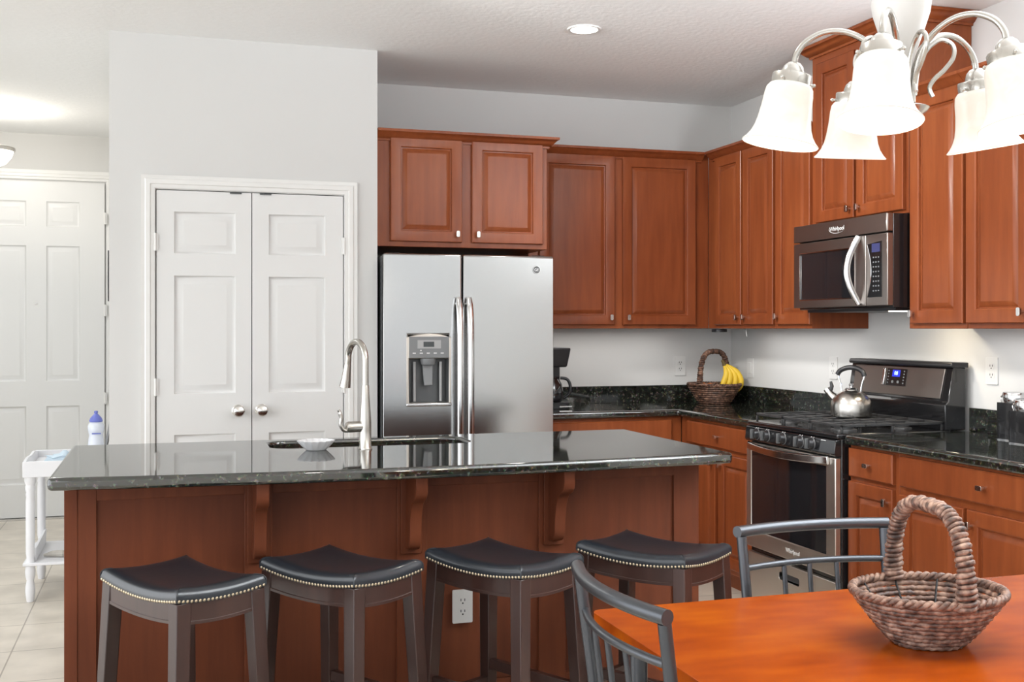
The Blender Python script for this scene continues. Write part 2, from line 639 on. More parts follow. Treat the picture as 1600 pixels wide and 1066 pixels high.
# pantry front wall with its double-door opening
mb = MB()
mb.slab([(-0.24, 0), (-0.032, 0), (-0.032, 2.032), (0.862, 2.032), (0.862, 0), (1.032, 0), (1.032, CEIL), (-0.24, CEIL)], [], XZ, 5.53, 5.63)
structure(mb.build('wall_pantry', M_WALL))
structure(MB().box(0.932, 1.032, 5.63, YB + .1, 0, CEIL).build('wall_alcove', M_WALL))
structure(MB().box(-0.24, -0.14, 5.63, YE, 0, CEIL).build('wall_hall', M_WALL))
structure(MB().box(-0.14, 0.932, YB, YB + .1, 0, CEIL).build('wall_closet', M_WALL))
structure(MB().box(XL, -0.14, YE, YE + .1, 0, CEIL).build('wall_entry', M_WALL))

# casings and baseboards
CAS = [(0, 0), (0.012, 0), (0.018, 0.006), (0.018, 0.030), (0.012, 0.036), (0.016, 0.044), (0.016, 0.056), (0, 0.056)]


def casing(name, x0, x1, ztop, y, w=0.056):
    mb = MB()
    prof = [(0.0, 0.0), (0.0, -0.010), (0.012, -0.013), (0.018, -0.013), (0.022, -0.018), (0.040, -0.018), (0.046, -0.013), (w, -0.016), (w, 0.0)]
    rings = []
    for k, (px, pz) in enumerate([(x0, 0.0), (x0, ztop), (x1, ztop), (x1, 0.0)]):
        ring = []
        for o, d in prof:
            sx = -1 if k < 2 else 1
            ring.append((px + sx * o, y + d, pz + (o if k in (1, 2) else 0)))
        rings.append(ring)
    mb.rings(rings)
    return structure(mb.build(name, M_TRIM))


casing('trim_1', -0.036, 0.866, 2.036, 5.53, 0.062)
casing('trim_2', -1.335, -0.395, 2.44, 8.63, 0.07)
mb = MB()
for a, b in ((-0.24, -0.10), (0.93, 1.032)):
    mb.box(a, b, 5.515, 5.53, 0, 0.10)
structure(mb.build('baseboard_pantry', M_TRIM, bevel=.003))
structure(MB().box(XL, -1.41, YE - .015, YE, 0, .1).build('baseboard_entry', M_TRIM, bevel=.003))
structure(MB().box(-0.255, -0.24, 5.63, YE - .02, 0, .1).build('baseboard_hall', M_TRIM, bevel=.003))

DOORP = [(0, 0), (0.005, 0.009), (0.011, 0.012), (0.017, 0.012), (0.042, 0.001), (0.044, 0.001)]


def panel_door(mb, x0, x1, z0, z1, yf, th, cols, rows):
    """flush door slab with recessed raised panels; cols=[(xa,xb)], rows=[(za,zb)]."""
    xs = [x0]
    for a, b in cols:
        xs += [a, b]
    xs.append(x1)
    zs = [z0]
    for a, b in rows:
        zs += [a, b]
    zs.append(z1)
    V = {}
    def v(i, j):
        if (i, j) not in V:
            V[(i, j)] = mb.bm.verts.new((xs[i], yf, zs[j]))
        return V[(i, j)]
    for i in range(len(xs) - 1):
        for j in range(len(zs) - 1):
            if i % 2 == 1 and j % 2 == 1:
                mb.ring_panel(xs[i], xs[i + 1], zs[j], zs[j + 1], [(o, yf + d) for o, d in DOORP])
            else:
                mb.bm.faces.new((v(i, j), v(i + 1, j), v(i + 1, j + 1), v(i, j + 1)))
    mb.face([(x0, yf + th, z0), (x0, yf + th, z1), (x1, yf + th, z1), (x1, yf + th, z0)])
    mb.face([(x0, yf, z0), (x0, yf + th, z0), (x1, yf + th, z0), (x1, yf, z0)])
    mb.face([(x0, yf, z1), (x1, yf, z1), (x1, yf + th, z1), (x0, yf + th, z1)])
    mb.face([(x0, yf, z0), (x0, yf, z1), (x0, yf + th, z1), (x0, yf + th, z0)])
    mb.face([(x1, yf, z0), (x1, yf + th, z0), (x1, yf + th, z1), (x1, yf, z1)])


def hinge(parent, x, y, z):
    mb = MB()
    mb.cyl((x, y - .004, z - .042), (x, y - .004, z + .042), .0065, seg=10)
    mb.box(x - .013, x + .013, y - .003, y + .004, z - .04, z + .04)
    return mb.build('hinge', M_TRIM, parent)


def round_knob(parent, x, y, z, name='knob', s=1.0):
    M = Matrix.Rotation(PI / 2, 3, 'X')  # z -> -y
    mb = MB()
    mb.lathe([(0.030 * s, 0), (0.030 * s, .004), (0.026 * s, .007), (0.011 * s, .010), (0.010 * s, .028), (0.018 * s, .034),
              (0.027 * s, .042), (0.029 * s, .052), (0.024 * s, .061), (0.012 * s, .066), (0, .067)], (x, y, z), 24, M)
    return mb.build(name, M_KNOB, parent)


ROWS = [(0.22, 0.86), (1.055, 1.622), (1.728, 1.928)]
mb = MB()
panel_door(mb, -0.028, 0.412, 0.012, 2.028, 5.528, .035, [(0.052, 0.337)], ROWS)
d2 = structure(mb.build('door_2', M_WHITE))
mb = MB()
panel_door(mb, 0.416, 0.858, 0.012, 2.028, 5.528, .035, [(0.495, 0.770)], ROWS)
d3 = structure(mb.build('door_3', M_WHITE))
round_knob(d2, 0.349, 5.528, 0.97)
round_knob(d3, 0.460, 5.528, 0.97)
for z in (0.35, 1.09, 1.78):
    hinge(d2, -0.033, 5.524, z)
    hinge(d3, 0.863, 5.524, z)
MB().box(0.31, 0.365, 5.519, 5.527, 2.021, 2.027).build('catch', M_DGREY, d2)
MB().box(0.452, 0.507, 5.519, 5.527, 2.021, 2.027).build('catch', M_DGREY, d3)
tag(d2, 'left white panelled pantry door with round satin knob', 'door')
tag(d3, 'right white panelled pantry door with round satin knob, behind the faucet', 'door')

mb = MB()
panel_door(mb, -1.325, -0.405, 0.015, 2.425, 8.605, .024, [(-1.156, -0.932), (-0.798, -0.574)], [(0.25, 0.81), (0.99, 1.963), (2.10, 2.283)])
d1 = structure(mb.build('door_1', M_WHITE))
tag(d1, 'white six panel front door at the end of the hall', 'door')
for z in (0.40, 0.86, 1.50, 2.17):
    hinge(d1, -0.40, 8.60, z)
MB().cyl((-0.866, 8.606, 1.545), (-0.866, 8.599, 1.545), .008, seg=14).build('peephole', M_NICKEL, d1)
round_knob(d1, -1.25, 8.605, 0.95)
MB().box(-1.335, -0.395, 8.56, 8.629, 0.0, 0.012).build('threshold', M_NICKEL, d1)

# ------------------------------------------------------------------ kitchen cabinetry
DPROF = [(0, 0.0), (0, -0.017), (0.003, -0.020), (0.052, -0.020), (0.056, -0.017), (0.058, -0.007), (0.063, -0.006),
         (0.083, -0.0170), (0.086, -0.018), (0.087, -0.018)]
CROWN = [(0.0, 0.0), (0.010, 0.0), (0.012, 0.010), (0.020, 0.014), (0.034, 0.028), (0.046, 0.040), (0.054, 0.043), (0.054, 0.056), (0.0, 0.056)]


def cab_knob(parent, x, z, y=-0.020):
    mb = MB()
    mb.cyl((x, y, z), (x, y - .016, z), .0055, .0055, 12)
    mb.slab(round_rect(x - .009, x + .009, z - .016, z + .016, .006), [], XZ, y - .026, y - .016)
    return mb.build('knob', M_KNOB, parent, bevel=.002)


def cab_door(parent, x0, x1, z0, z1, knob=None, mat=M_CHERRY):
    mb = MB()
    mb.ring_panel(x0, x1, z0, z1, DPROF)
    mb.face([(x0, 0, z0), (x0, 0, z1), (x1, 0, z1), (x1, 0, z0)])
    d = mb.build('door', mat, parent)
    if knob:
        kx = x1 - .028 if 'r' in knob else x0 + .028
        kz = z0 + .042 if 'b' in knob else z1 - .055
        cab_knob(d, kx, kz)
    return d


def cab_drawer(parent, x0, x1, z0, z1, mat=M_CHERRY, knob=True):
    mb = MB()
    mb.ring_panel(x0, x1, z0, z1, [(0, 0), (0, -.015), (.006, -.020), (.008, -.020)])
    mb.face([(x0, 0, z0), (x0, 0, z1), (x1, 0, z1), (x1, 0, z0)])
    d = mb.build('drawer', mat, parent)
    if knob:
        xm, zm = (x0 + x1) / 2, (z0 + z1) / 2
        mb = MB()
        mb.cyl((xm, -.02, zm), (xm, -.036, zm), .0055, seg=12)
        mb.slab(round_rect(xm - .016, xm + .016, zm - .009, zm + .009, .006), [], XZ, -.046, -.036)
        mb.build('knob', M_KNOB, d, bevel=.002)
    return d


def upper_cab(label, loc, rz, w, h, d, doors, crown_path=None, zt=None):
    t = thing('wall_cabinet', label, 'cabinet', loc, rz)
    MB().box(0, w, 0, d, 0, h).build('carcass', M_CHERRY, t, bevel=.002)
    for x0, x1, z0, z1, k in doors:
        cab_door(t, x0, x1, z0, z1, k)
    if crown_path:
        zc = h if zt is None else zt
        MB().sweep(crown_path, [(o, z + zc - .044) for o, z in CROWN]).build('crown_moulding', M_CHERRY, t)
    return t


R90 = -PI / 2
UB = 1.368
# above the fridge
upper_cab('wide cherry wall cabinet with two doors above the steel fridge', (1.036, 5.60, 1.790), 0, 0.926, 0.588, 0.665,
          [(0.074, 0.452, 0.027, 0.567, 'rb'), (0.506, 0.897, 0.027, 0.567, 'lb')], [(0.003, 0), (0.926, 0), (0.926, 0.665)], 0.584)
# back wall uppers (runs into the corner)
upper_cab('tall cherry wall cabinet with two doors right of the fridge on the back wall', (1.968, 5.94, UB), 0, 1.1315, 1.034, 0.329,
          [(0.062, 0.522, 0.022, 0.996, 'rb'), (0.574, 1.039, 0.022, 0.996, 'lb')], [(0.0, 0), (1.082, 0)], 1.028)
# right wall uppers, from the corner towards the camera
upper_cab('cherry corner wall cabinet with two narrow doors above the fruit basket', (3.10, 5.9395, UB), R90, 0.7655, 1.034, 0.329,
          [(0.104, 0.416, 0.022, 0.996, 'rb'), (0.438, 0.757, 0.022, 0.996, 'lb')], [(0.054, 0), (0.764, 0)], 1.028)
upper_cab('narrow cherry wall cabinet with one door left of the microwave', (3.10, 5.172, UB), R90, 0.336, 1.034, 0.329,
          [(0.016, 0.352 - .012, 0.022, 0.996, 'lb')], [(0.0, 0), (0.336, 0)], 1.028)
upper_cab('raised cherry wall cabinet with two short doors above the microwave', (3.10, 4.834, 1.874), R90, 0.752, 0.862, 0.329,
          [(0.056, 0.372, 0.016, 0.800, 'rb'), (0.392, 0.733, 0.016, 0.800, 'lb')],
          [(0.0, 0.329), (0.0, 0.0), (0.752, 0.0), (0.752, 0.329)], 0.882)
upper_cab('cherry wall cabinet with one door right of the microwave', (3.10, 4.078, UB), R90, 0.365, 1.034, 0.329,
          [(0.026, 0.356, 0.022, 0.996, 'lb')], [(0.0, 0), (0.365, 0)], 1.028)
upper_cab('cherry wall cabinet at the right picture edge above the canisters', (3.10, 3.711, UB), R90, 0.760, 1.034, 0.329,
          [(0.008, 0.350, 0.022, 0.996, 'rb'), (0.375, 0.735, 0.022, 0.996, 'lb')], [(0.0, 0), (0.760, 0)], 1.028)


def base_cab(label, loc, rz, w, d, drawers, doors, side=True):
    t = thing('base_cabinet', label, 'cabinet', loc, rz)
    mb = MB()
    mb.box(0, w, 0, d, 0.10, 0.872)
    mb.box(0.01, w - .01, 0.07, d - .01, 0.0, 0.10)
    mb.build('carcass', M_CHERRY, t, bevel=.0015)
    for x0, x1, z0, z1 in drawers:
        cab_drawer(t, x0, x1, z0, z1)
    for x0, x1, z0, z1, k in doors:
        cab_door(t, x0, x1, z0, z1, k)
    return t


base_cab('cherry base cabinet on the back wall beside the fridge', (1.968, 5.69, 0), 0, 0.83, 0.575,
         [(0.03, 0.765, 0.735, 0.855)], [(0.03, 0.39, 0.13, 0.70, 'rt'), (0.405, 0.765, 0.13, 0.70, 'lt')])
base_cab('cherry base cabinet between the corner and the range', (2.80, 5.688, 0), R90, 0.842, 0.628,
         [(0.10, 0.830, 0.738, 0.858)], [(0.10, 0.430, 0.13, 0.712, 'rt'), (0.470, 0.830, 0.13, 0.712, 'lt')])
base_cab('narrow cherry base cabinet right of the range', (2.80, 4.073, 0), R90, 0.329, 0.628,
         [(0.008, 0.305, 0.742, 0.862)], [(0.008, 0.305, 0.13, 0.722, 'rt')])
base_cab('wide cherry base cabinet behind the table basket', (2.80, 3.742, 0), R90, 0.99, 0.628,
         [(0.018, 0.972, 0.742, 0.862)], [(0.018, 0.385, 0.13, 0.712, 'rt'), (0.405, 0.972, 0.13, 0.712, 'lt')])

# countertops
G_Z0, G_Z1 = 0.874, 0.914
mb = MB()
mb.slab([(1.966, 5.652), (2.765, 5.652), (2.765, 4.846), (XR - .001, 4.846), (XR - .001, YB - .001), (1.966, YB - .001)], [], XY, G_Z0, G_Z1)
ct = mb.build('countertop', M_GRANITE, bevel=.013, seg=4)
tag(ct, 'dark granite corner countertop running from fridge to range', 'countertop')
mb = MB()
mb.box(1.966, XR - .022, YB - .022, YB - .001, G_Z1, 1.018)
mb.box(XR - .022, XR - .001, 4.846, YB - .001, G_Z1, 1.018)
mb.build('backsplash', M_GRANITE, ct, bevel=.002)
mb = MB()
mb.box(2.765, XR - .001, 2.75, 4.074, G_Z0, G_Z1)
ct2 = mb.build('countertop', M_GRANITE, bevel=.013, seg=4)
tag(ct2, 'dark granite countertop right of the range holding the canisters', 'countertop')
MB().box(XR - .022, XR - .001, 2.75, 4.074, G_Z1, 1.018).build('backsplash', M_GRANITE, ct2, bevel=.002)

# ------------------------------------------------------------------ island
IY = 3.80
isl = thing('island_cabinet', 'long cherry kitchen island with panelled seating side and brackets', 'kitchen island', (-0.30, IY, 0))
W = 2.242
mb = MB()
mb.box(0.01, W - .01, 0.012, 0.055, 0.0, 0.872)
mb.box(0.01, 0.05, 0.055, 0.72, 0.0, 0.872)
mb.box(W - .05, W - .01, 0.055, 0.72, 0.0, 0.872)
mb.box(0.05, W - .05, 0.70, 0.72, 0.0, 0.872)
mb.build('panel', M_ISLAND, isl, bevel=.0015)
mb = MB()
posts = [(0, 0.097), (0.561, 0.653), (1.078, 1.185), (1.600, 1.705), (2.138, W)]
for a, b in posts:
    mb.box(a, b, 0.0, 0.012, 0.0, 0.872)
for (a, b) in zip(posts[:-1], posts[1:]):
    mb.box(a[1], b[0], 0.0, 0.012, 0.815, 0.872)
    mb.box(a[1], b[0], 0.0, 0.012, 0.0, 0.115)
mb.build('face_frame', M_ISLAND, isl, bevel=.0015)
mb = MB()
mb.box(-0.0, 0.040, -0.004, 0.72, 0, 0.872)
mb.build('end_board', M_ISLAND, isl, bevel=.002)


def corbel(x0):
    mb = MB()
    mb.box(x0, x0 + .075, -.016, 0.0, 0.585, 0.872)
    mb.build('bracket_board', M_ISLAND, isl, bevel=.002)
    prof = [(-.016, 0.872), (-.180, 0.872), (-.182, 0.835), (-.176, 0.812), (-.160, 0.795), (-.130, 0.783), (-.108, 0.765), (-.094, 0.735),
            (-.086, 0.70), (-.083, 0.67), (-.080, 0.645), (-.070, 0.622), (-.052, 0.608), (-.030, 0.602), (-.016, 0.602)]
    mb = MB()
    mb.prism(prof, YZ, x0 + .017, x0 + .058)
    mb.build('bracket', M_ISLAND, isl, bevel=.002, angle=50)
    mb = MB()
    mb.lathe([(.0075, 0), (.0075, .003), (.004, .004), (.0035, .001), (0, .001)], (x0 + .012, -.016, 0.858), 14, Matrix.Rotation(PI / 2, 3, 'X'))
    mb.build('screw', M_KNOB, isl)


for cx in (0.569, 1.089, 1.615):
    corbel(cx)

IX0, IX1, IYB = -0.335, 1.995, 4.625
front = []
nf = 28
for i in range(nf + 1):
    t = i / nf
    front.append((IX0 + (IX1 - IX0) * t, 3.630 - 0.075 * (1 - (2 * t - 1) ** 2)))
outer = front + [(IX1, IYB), (IX0, IYB)]
hole = round_rect(0.40, 1.18, 4.262, 4.545, 0.07, 6)
mb = MB()
mb.slab(outer, [hole], XY, G_Z0, G_Z1)
ict = mb.build('countertop', M_GRANITE, bevel=.0125, seg=4)
tag(ict, 'polished dark granite island top with sink cutout and bowed front edge', 'countertop')
# sink basin under the cutout
sk = thing('sink', 'undermounted steel sink basin set in the island top', 'sink', (0.79, 4.40, 0.70))
o_out = round_rect(-0.41, 0.41, -0.16, 0.165, 0.08, 6)
o_in = round_rect(-0.395, 0.395, -0.144, 0.150, 0.07, 6)
mb = MB()
rings = [[(x * s, y * s, z) for x, y in (o_out if k == 0 else o_in)] for k, s, z in
         ((0, .96, 0.0), (0, 1, .01), (0, 1, .173), (1, 1, .173), (1, 1, .03), (1, .95, .012))]
mb.rings(rings)
mb.build('basin', M_HANDLE, sk)
MB().lathe([(.045, 0), (.045, .004), (.03, .004), (.028, .001), (0, .001)], (0, 0, .012), 24).build('drain', M_CHROME, sk)

# faucet
fc = thing('faucet', 'brushed nickel pull-down gooseneck faucet behind the white dish', 'faucet', (0.730, 4.158, 0.914))
mb = MB()
mb.lathe([(0.026, 0), (0.026, .004), (.0225, .010), (.0225, .07), (.0225, .10), (.020, .14), (.0165, .19), (.0145, .235), (.0135, .24)], (0, 0, 0), 24)
mb.build('body', M_NICKEL, fc)
mb = MB()
pts = [(0, 0, .235), (0, 0, .30), (0, 0, .335)]
for i in range(1, 13):
    a = PI * i / 12
    r = .075
    u = r - r * math.cos(a)
    pts.append((-0.28 * u, 0.96 * u, .335 + r * .92 * math.sin(a)))
ex, ey, ez = pts[-1]
pts.append((ex - .001, ey + .003, ez - .02))
mb.tube(spline(pts, 3), .0125, 16)
mb.build('spout', M_NICKEL, fc)
mb = MB()
mb.tube([(ex - .001, ey + .003, ez - .018), (ex - .002, ey + .005, ez - .03), (ex - .006, ey + .012, ez - .075), (ex - .010, ey + .018, ez - .108), (ex - .010, ey + .018, ez - .111)],
        [.0135, .0145, .0185, .0225, .019], 20)
mb.build('spray_head', M_NICKEL, fc)
mb = MB()
mb.tube([(-.015, 0, .085), (-.045, -.005, .085), (-.064, -.008, .085), (-.074, -.01, .085), (-.078, -.011, .085)], [.020, .021, .021, .017, .008], 18)
mb.build('valve', M_NICKEL, fc)
mb = MB()
mb.tube(spline([(-.068, -.012, .072), (-.085, -.016, .076), (-.096, -.018, .095), (-.094, -.018, .12), (-.100, -.018, .142), (-.104, -.018, .150)], 5),
        [.008] * 10 + [.0075] * 10 + [.006] * 6, 10)
mb.build('lever', M_NICKEL, fc)

# fluted dish
mb = MB()
seg = 48
rings = []
for r, z, fl in ((.036, 0, 0), (.040, .003, 0), (.050, .014, .04), (.060, .026, .06), (.067, .036, .075), (.065, .037, .075), (.057, .026, .06), (.046, .014, .04), (.03, .008, 0)):
    rings.append([(r * (1 + fl * (math.cos(16 * 2 * PI * k / seg * 1.0))) * math.cos(2 * PI * k / seg), r * (1 + fl * math.cos(16 * 2 * PI * k / seg)) * math.sin(2 * PI * k / seg), z) for k in range(seg)])
mb.rings(rings)
tag(mb.build('dish', M_PORC, loc=(0.548, 4.178, 0.914), angle=60), 'small white fluted dish on the island beside the faucet', 'dish')

# island outlet
def outlet(name, label, loc, rz, switch=False):
    t = thing(name, label, 'switch' if switch else 'outlet', loc, rz)
    mb = MB()
    mb.slab(round_rect(-.0365, .0365, -.059, .059, .004), [], XZ, -.006, 0.0)
    mb.build('cover_plate', M_PLASTIC, t, bevel=.002)
    if switch:
        MB().box(-.017, .017, -.009, -.006, -.034, .034).build('rocker', M_PLASTIC, t, bevel=.002)
        return t
    for s in (-1, 1):
        mb = MB()
        zc = s * .0195
        mb.slab([(x, z + zc) for x, z in round_rect(-.017, .017, -.0145, .0145, .010)], [], XZ, -.0075, -.006)
        r = mb.build('receptacle', M_PLASTIC, t)
        mb = MB()
        mb.box(-.0085, -.0055, -.0080, -.0074, zc - .001, zc + .008)
        mb.box(.0055, .0085, -.0080, -.0074, zc - .001, zc + .008)
        mb.cyl((0, -.0080, zc - .008), (0, -.0074, zc - .008), .003, seg=10)
        mb.build('slots', M_SLOT, r)
    return t


outlet('outlet', 'white outlet on the island panel behind the stool legs', (1.013, IY - .0005, 0.385), 0)
outlet('outlet', 'white outlet on the back wall left of the fruit basket', (3.073, YB - .0005, 1.135), 0)
outlet('wall_switch', 'white switch plate on the right wall beside the bananas', (XR - .0005, 6.023, 1.127), R90, True)
outlet('outlet', 'white outlet on the right wall left of the range backguard', (XR - .0005, 5.142, 1.157), R90)
outlet('outlet', 'white outlet on the right wall above the canisters', (XR - .0005, 3.952, 1.185), R90)

# ------------------------------------------------------------------ refrigerator
fr = thing('refrigerator', 'stainless steel side by side fridge with ice dispenser', 'fridge', (1.046, 5.45, 0))
FW = 0.902
MB().box(0.002, FW - .002, 0.058, 0.80, 0.02, 1.735).build('case', M_DGREY, fr, bevel=.004)
MB().box(0.02, FW - .02, 0.03, 0.058, 0.012, 0.09).build('base_grille', M_BLACKMAT, fr)
for x in (0.03, FW - .10):
    MB().box(x, x + .07, 0.06, 0.16, 1.735, 1.752).build('hinge_cover', M_BLACKMAT, fr, bevel=.004)


def fr_door(x0, x1, holes):
    mb = MB()
    mb.slab([(x0, .10), (x1, .10), (x1, 1.745), (x0, 1.745)], holes, XZ, 0.0, 0.055)
    return mb.build('door', M_STEEL, fr, bevel=.010, seg=4)


DX0, DX1 = 0.128, 0.338
dL = fr_door(0.002, 0.4055, [[(DX0, .99), (DX1, .99), (DX1, 1.335), (DX0, 1.335)]])
dR = fr_door(0.4125, FW - .002, [])
# dispenser
mb = MB()
mb.slab([(DX0 - .010, .978), (DX1 + .010, .978), (DX1 + .010, 1.325)] + [(DX1 + .010 - (DX1 - DX0 + .02) * t, 1.325 + .018 * math.sin(PI * t)) for t in (0.12, .25, .5, .75, .88)] + [(DX0 - .010, 1.325)],
        [[(DX0 + .002, .995), (DX1 - .002, .995), (DX1 - .002, 1.218), (DX0 + .002, 1.218)]], XZ, -.006, .004)
mb.build('dispenser_frame', M_STEEL_H, dL, bevel=.003)
mb = MB()
mb.box(DX0 + .002, DX1 - .002, -.009, .004, 1.220, 1.328)
dp = mb.build('dispenser_panel', M_MGREY, dL, bevel=.002)
MB().box(DX0 + .045, DX1 - .045, -.0105, -.0085, 1.268, 1.310).build('display_bezel', M_LGREY, dp)
MB().box(DX0 + .075, DX1 - .080, -.0115, -.0100, 1.276, 1.302).build('display', M_LCD, dp)
for k in range(5):
    MB().box(DX0 + .02 + k * .036, DX0 + .036 + k * .036, -.0100, -.0085, 1.242, 1.247).build('button', M_PRINT, dp)
MB().cyl((DX0 + .062, -.0086, 1.258), (DX0 + .062, -.0105, 1.258), .004, seg=12).build('indicator', M_PRINT, dp)
mb = MB()
a, b, c, d = DX0 + .002, DX1 - .002, .993, 1.218
r0 = [(a, -.002, c), (b, -.002, c), (b, -.002, d), (a, -.002, d)]
r1 = [(a + .008, .052, c + .004), (b - .008, .052, c + .004), (b - .008, .052, d - .006), (a + .008, .052, d - .006)]
mb.rings([r0, r1], True, False, True)
mb.build('dispenser_recess', M_DGREY, dL)
mb = MB()
xm = (DX0 + DX1) / 2
mb.hexa([(xm - .022, .010, 1.08), (xm + .022, .010, 1.08), (xm + .022, .020, 1.08), (xm - .022, .020, 1.08)],
        [(xm - .028, .026, 1.19), (xm + .028, .026, 1.19), (xm + .028, .040, 1.19), (xm - .028, .040, 1.19)])
mb.build('paddle', M_MGREY, dL, bevel=.004)
mb = MB()
mb.lathe([(.034, 0), (.040, .02), (.040, .03)], (xm, .022, 1.187), 20)
mb.build('ice_chute', M_MGREY, dL)
for s in (-1, 1):
    MB().cyl((xm + s * .068, .030, 1.0), (xm + s * .068, .030, 1.20), .008, seg=10).build('dispenser_rail', M_LGREY, dL)
mb = MB()
mb.box(DX0 - .012, DX1 + .012, -.012, .03, .976, .994)
mb.build('drip_lip', M_HANDLE, dL, bevel=.006, seg=3)


def fr_handle(door, x):
    mb = MB()
    prof = []
    for i in range(25):
        t = i / 24
        z = .62 + .905 * t
        y = -.020 - .040 * (1 - (2 * t - 1) ** 6)
        prof.append((x, y, z))
    mb.tube(prof, [.014] + [.0175] * 23 + [.014], 14, squash=(1.0, .72))
    mb.cyl((x, .0, .65), (x, -.04, .65), .010, seg=10)
    mb.cyl((x, .0, 1.495), (x, -.04, 1.495), .010, seg=10)
    mb.build('handle', M_HANDLE, door)


fr_handle(dL, 0.383)
fr_handle(dR, 0.437)
mb = MB()
mb.lathe([(.021, 0), (.021, .003), (.0175, .004), (.0165, .002), (0, .002)], (0.805, 0.0, 1.673), 28, Matrix.Rotation(PI / 2, 3, 'X'))
bd = mb.build('badge', M_DGREY, dR)
mb = MB()
mb.lathe([(.0205, .0), (.0205, .0045), (.0185, .0045), (.0185, .0)], (0.805, -.0005, 1.673), 28, Matrix.Rotation(PI / 2, 3, 'X'), False, False)
mb.build('badge_ring', M_CHROME, bd)
text_mesh('badge_letters', 'GE', .020, M_CHROME, bd, (0.805, -.0030, 1.673), (PI / 2, 0, 0))

# ------------------------------------------------------------------ microwave
mw = thing('microwave', 'slate steel over-the-range microwave with bowed silver handle', 'microwave', (3.0, 4.828, 1.447), R90)
MB().box(0.004, 0.742, 0.022, 0.428, 0.012, 0.424).build('case', M_BLACK, mw, bevel=.003)
MB().box(0.03, 0.72, 0.05, 0.40, 0.0, 0.012).build('underside', M_BLACKMAT, mw)
MB().box(0.63, 0.70, 0.08, 0.16, -0.004, 0.0).build('cooktop_lamp', M_UNDER, mw)
mb = MB()
mb.slab([(0.0, 0.344), (0.746, 0.344), (0.746, 0.424), (0.0, 0.424)], [], XZ, -.012, .022)
vg = mb.build('vent_panel', M_DARKSTEEL, mw, bevel=.006, seg=3)
mb = MB()
mb.slab([(0.0, 0.022), (0.590, 0.022), (0.590, 0.338), (0.0, 0.338)], [round_rect(0.055, 0.505, 0.062, 0.285, .008)], XZ, -.010, .020)
md = mb.build('door', M_DARKSTEEL, mw, bevel=.003)
MB().slab(round_rect(0.056, 0.504, 0.063, 0.284, .008), [], XZ, -.006, .0).build('window', M_GLASSBLK, md)
mb = MB()
mb.slab(round_rect(0.050, 0.510, 0.057, 0.290, .010), [round_rect(0.055, 0.505, 0.062, 0.285, .008)], XZ, -.0125, -.008)
mb.build('window_trim', M_HANDLE, md)
mb = MB()
pts = []
for i in range(21):
    t = i / 20
    pts.append((0.548 - .018 * math.sin(PI * t), -.016 - .050 * math.sin(PI * t), 0.03 + 0.305 * t))
mb.tube(pts, .0145, 12, squash=(1.0, .6))
mb.build('handle', M_HANDLE, md)
mb = MB()
mb.box(0.594, 0.746, -.010, .020, 0.022, 0.338)
mp_ = mb.build('control_panel', M_DARKSTEEL, mw, bevel=.003)
mb = MB()
cur = [(0.604, 0.06)] + [(0.604 + .030 * math.sin(PI * t / 10), 0.06 + .235 * t / 10) for t in range(1, 10)] + [(0.604, 0.295), (0.708, 0.305), (0.708, 0.06)]
mb.slab(cur, [], XZ, -.0135, -.009)
kp = mb.build('keypad', M_BLACK, mp_)
mb = MB()
mb.tube([(0.604 + .030 * math.sin(PI * t / 20), -.0135, 0.06 + .235 * t / 20) for t in range(0, 21)], .0016, 6)
mb.build('keypad_trim', M_HANDLE, mp_)
MB().box(0.640, 0.698, -.0145, -.0132, 0.258, 0.296).build('clock_display', M_DIMLED, kp)
mb = MB()
for r in range(8):
    for c in range(3):
        mb.box(0.648 + c * .018, 0.656 + c * .018, -.0142, -.0134, 0.232 - r * .021, 0.238 - r * .021)
mb.build('key', M_MGREY, kp)
text_mesh('logo', 'Whirlpool', .028, M_PRINT, vg, (0.372, -.0126, 0.386), (PI / 2, 0, 0))
mb = MB()
mb.tube([(0.372 + .062 * math.cos(a), -.0126, 0.386 + .021 * math.sin(a)) for a in [2.7 + 3.0 * k / 24 for k in range(25)]], [.0003 + .0008 * math.sin(PI * k / 24) for k in range(25)], 6)
mb.build('logo_swoosh', M_PRINT, vg)
lt = area_light('microwave_lamp', (3.21, 4.17, 1.438), (0, 0, 0), .10, .06, 1.0, (1.0, 0.84, 0.60))

# ------------------------------------------------------------------ range
rg = thing('range', 'black and steel gas range with five front knobs', 'stove', (2.76, 4.838, 0), R90)
RW = 0.757
MB().box(0.0, RW, 0.0, 0.640, 0.02, 0.895).build('body', M_BLACK, rg, bevel=.003)
for sx in (0.03, RW - .06):
    for sy in (0.05, 0.55):
        MB().box(sx, sx + .03, sy, sy + .05, 0, 0.02).build('foot', M_BLACKMAT, rg)
# cooktop with rim
mb = MB()
mb.box(0.0, RW, -.022, 0.56, 0.895, 0.918)
mb.build('cooktop', M_BLACK, rg, bevel=.006, seg=3)
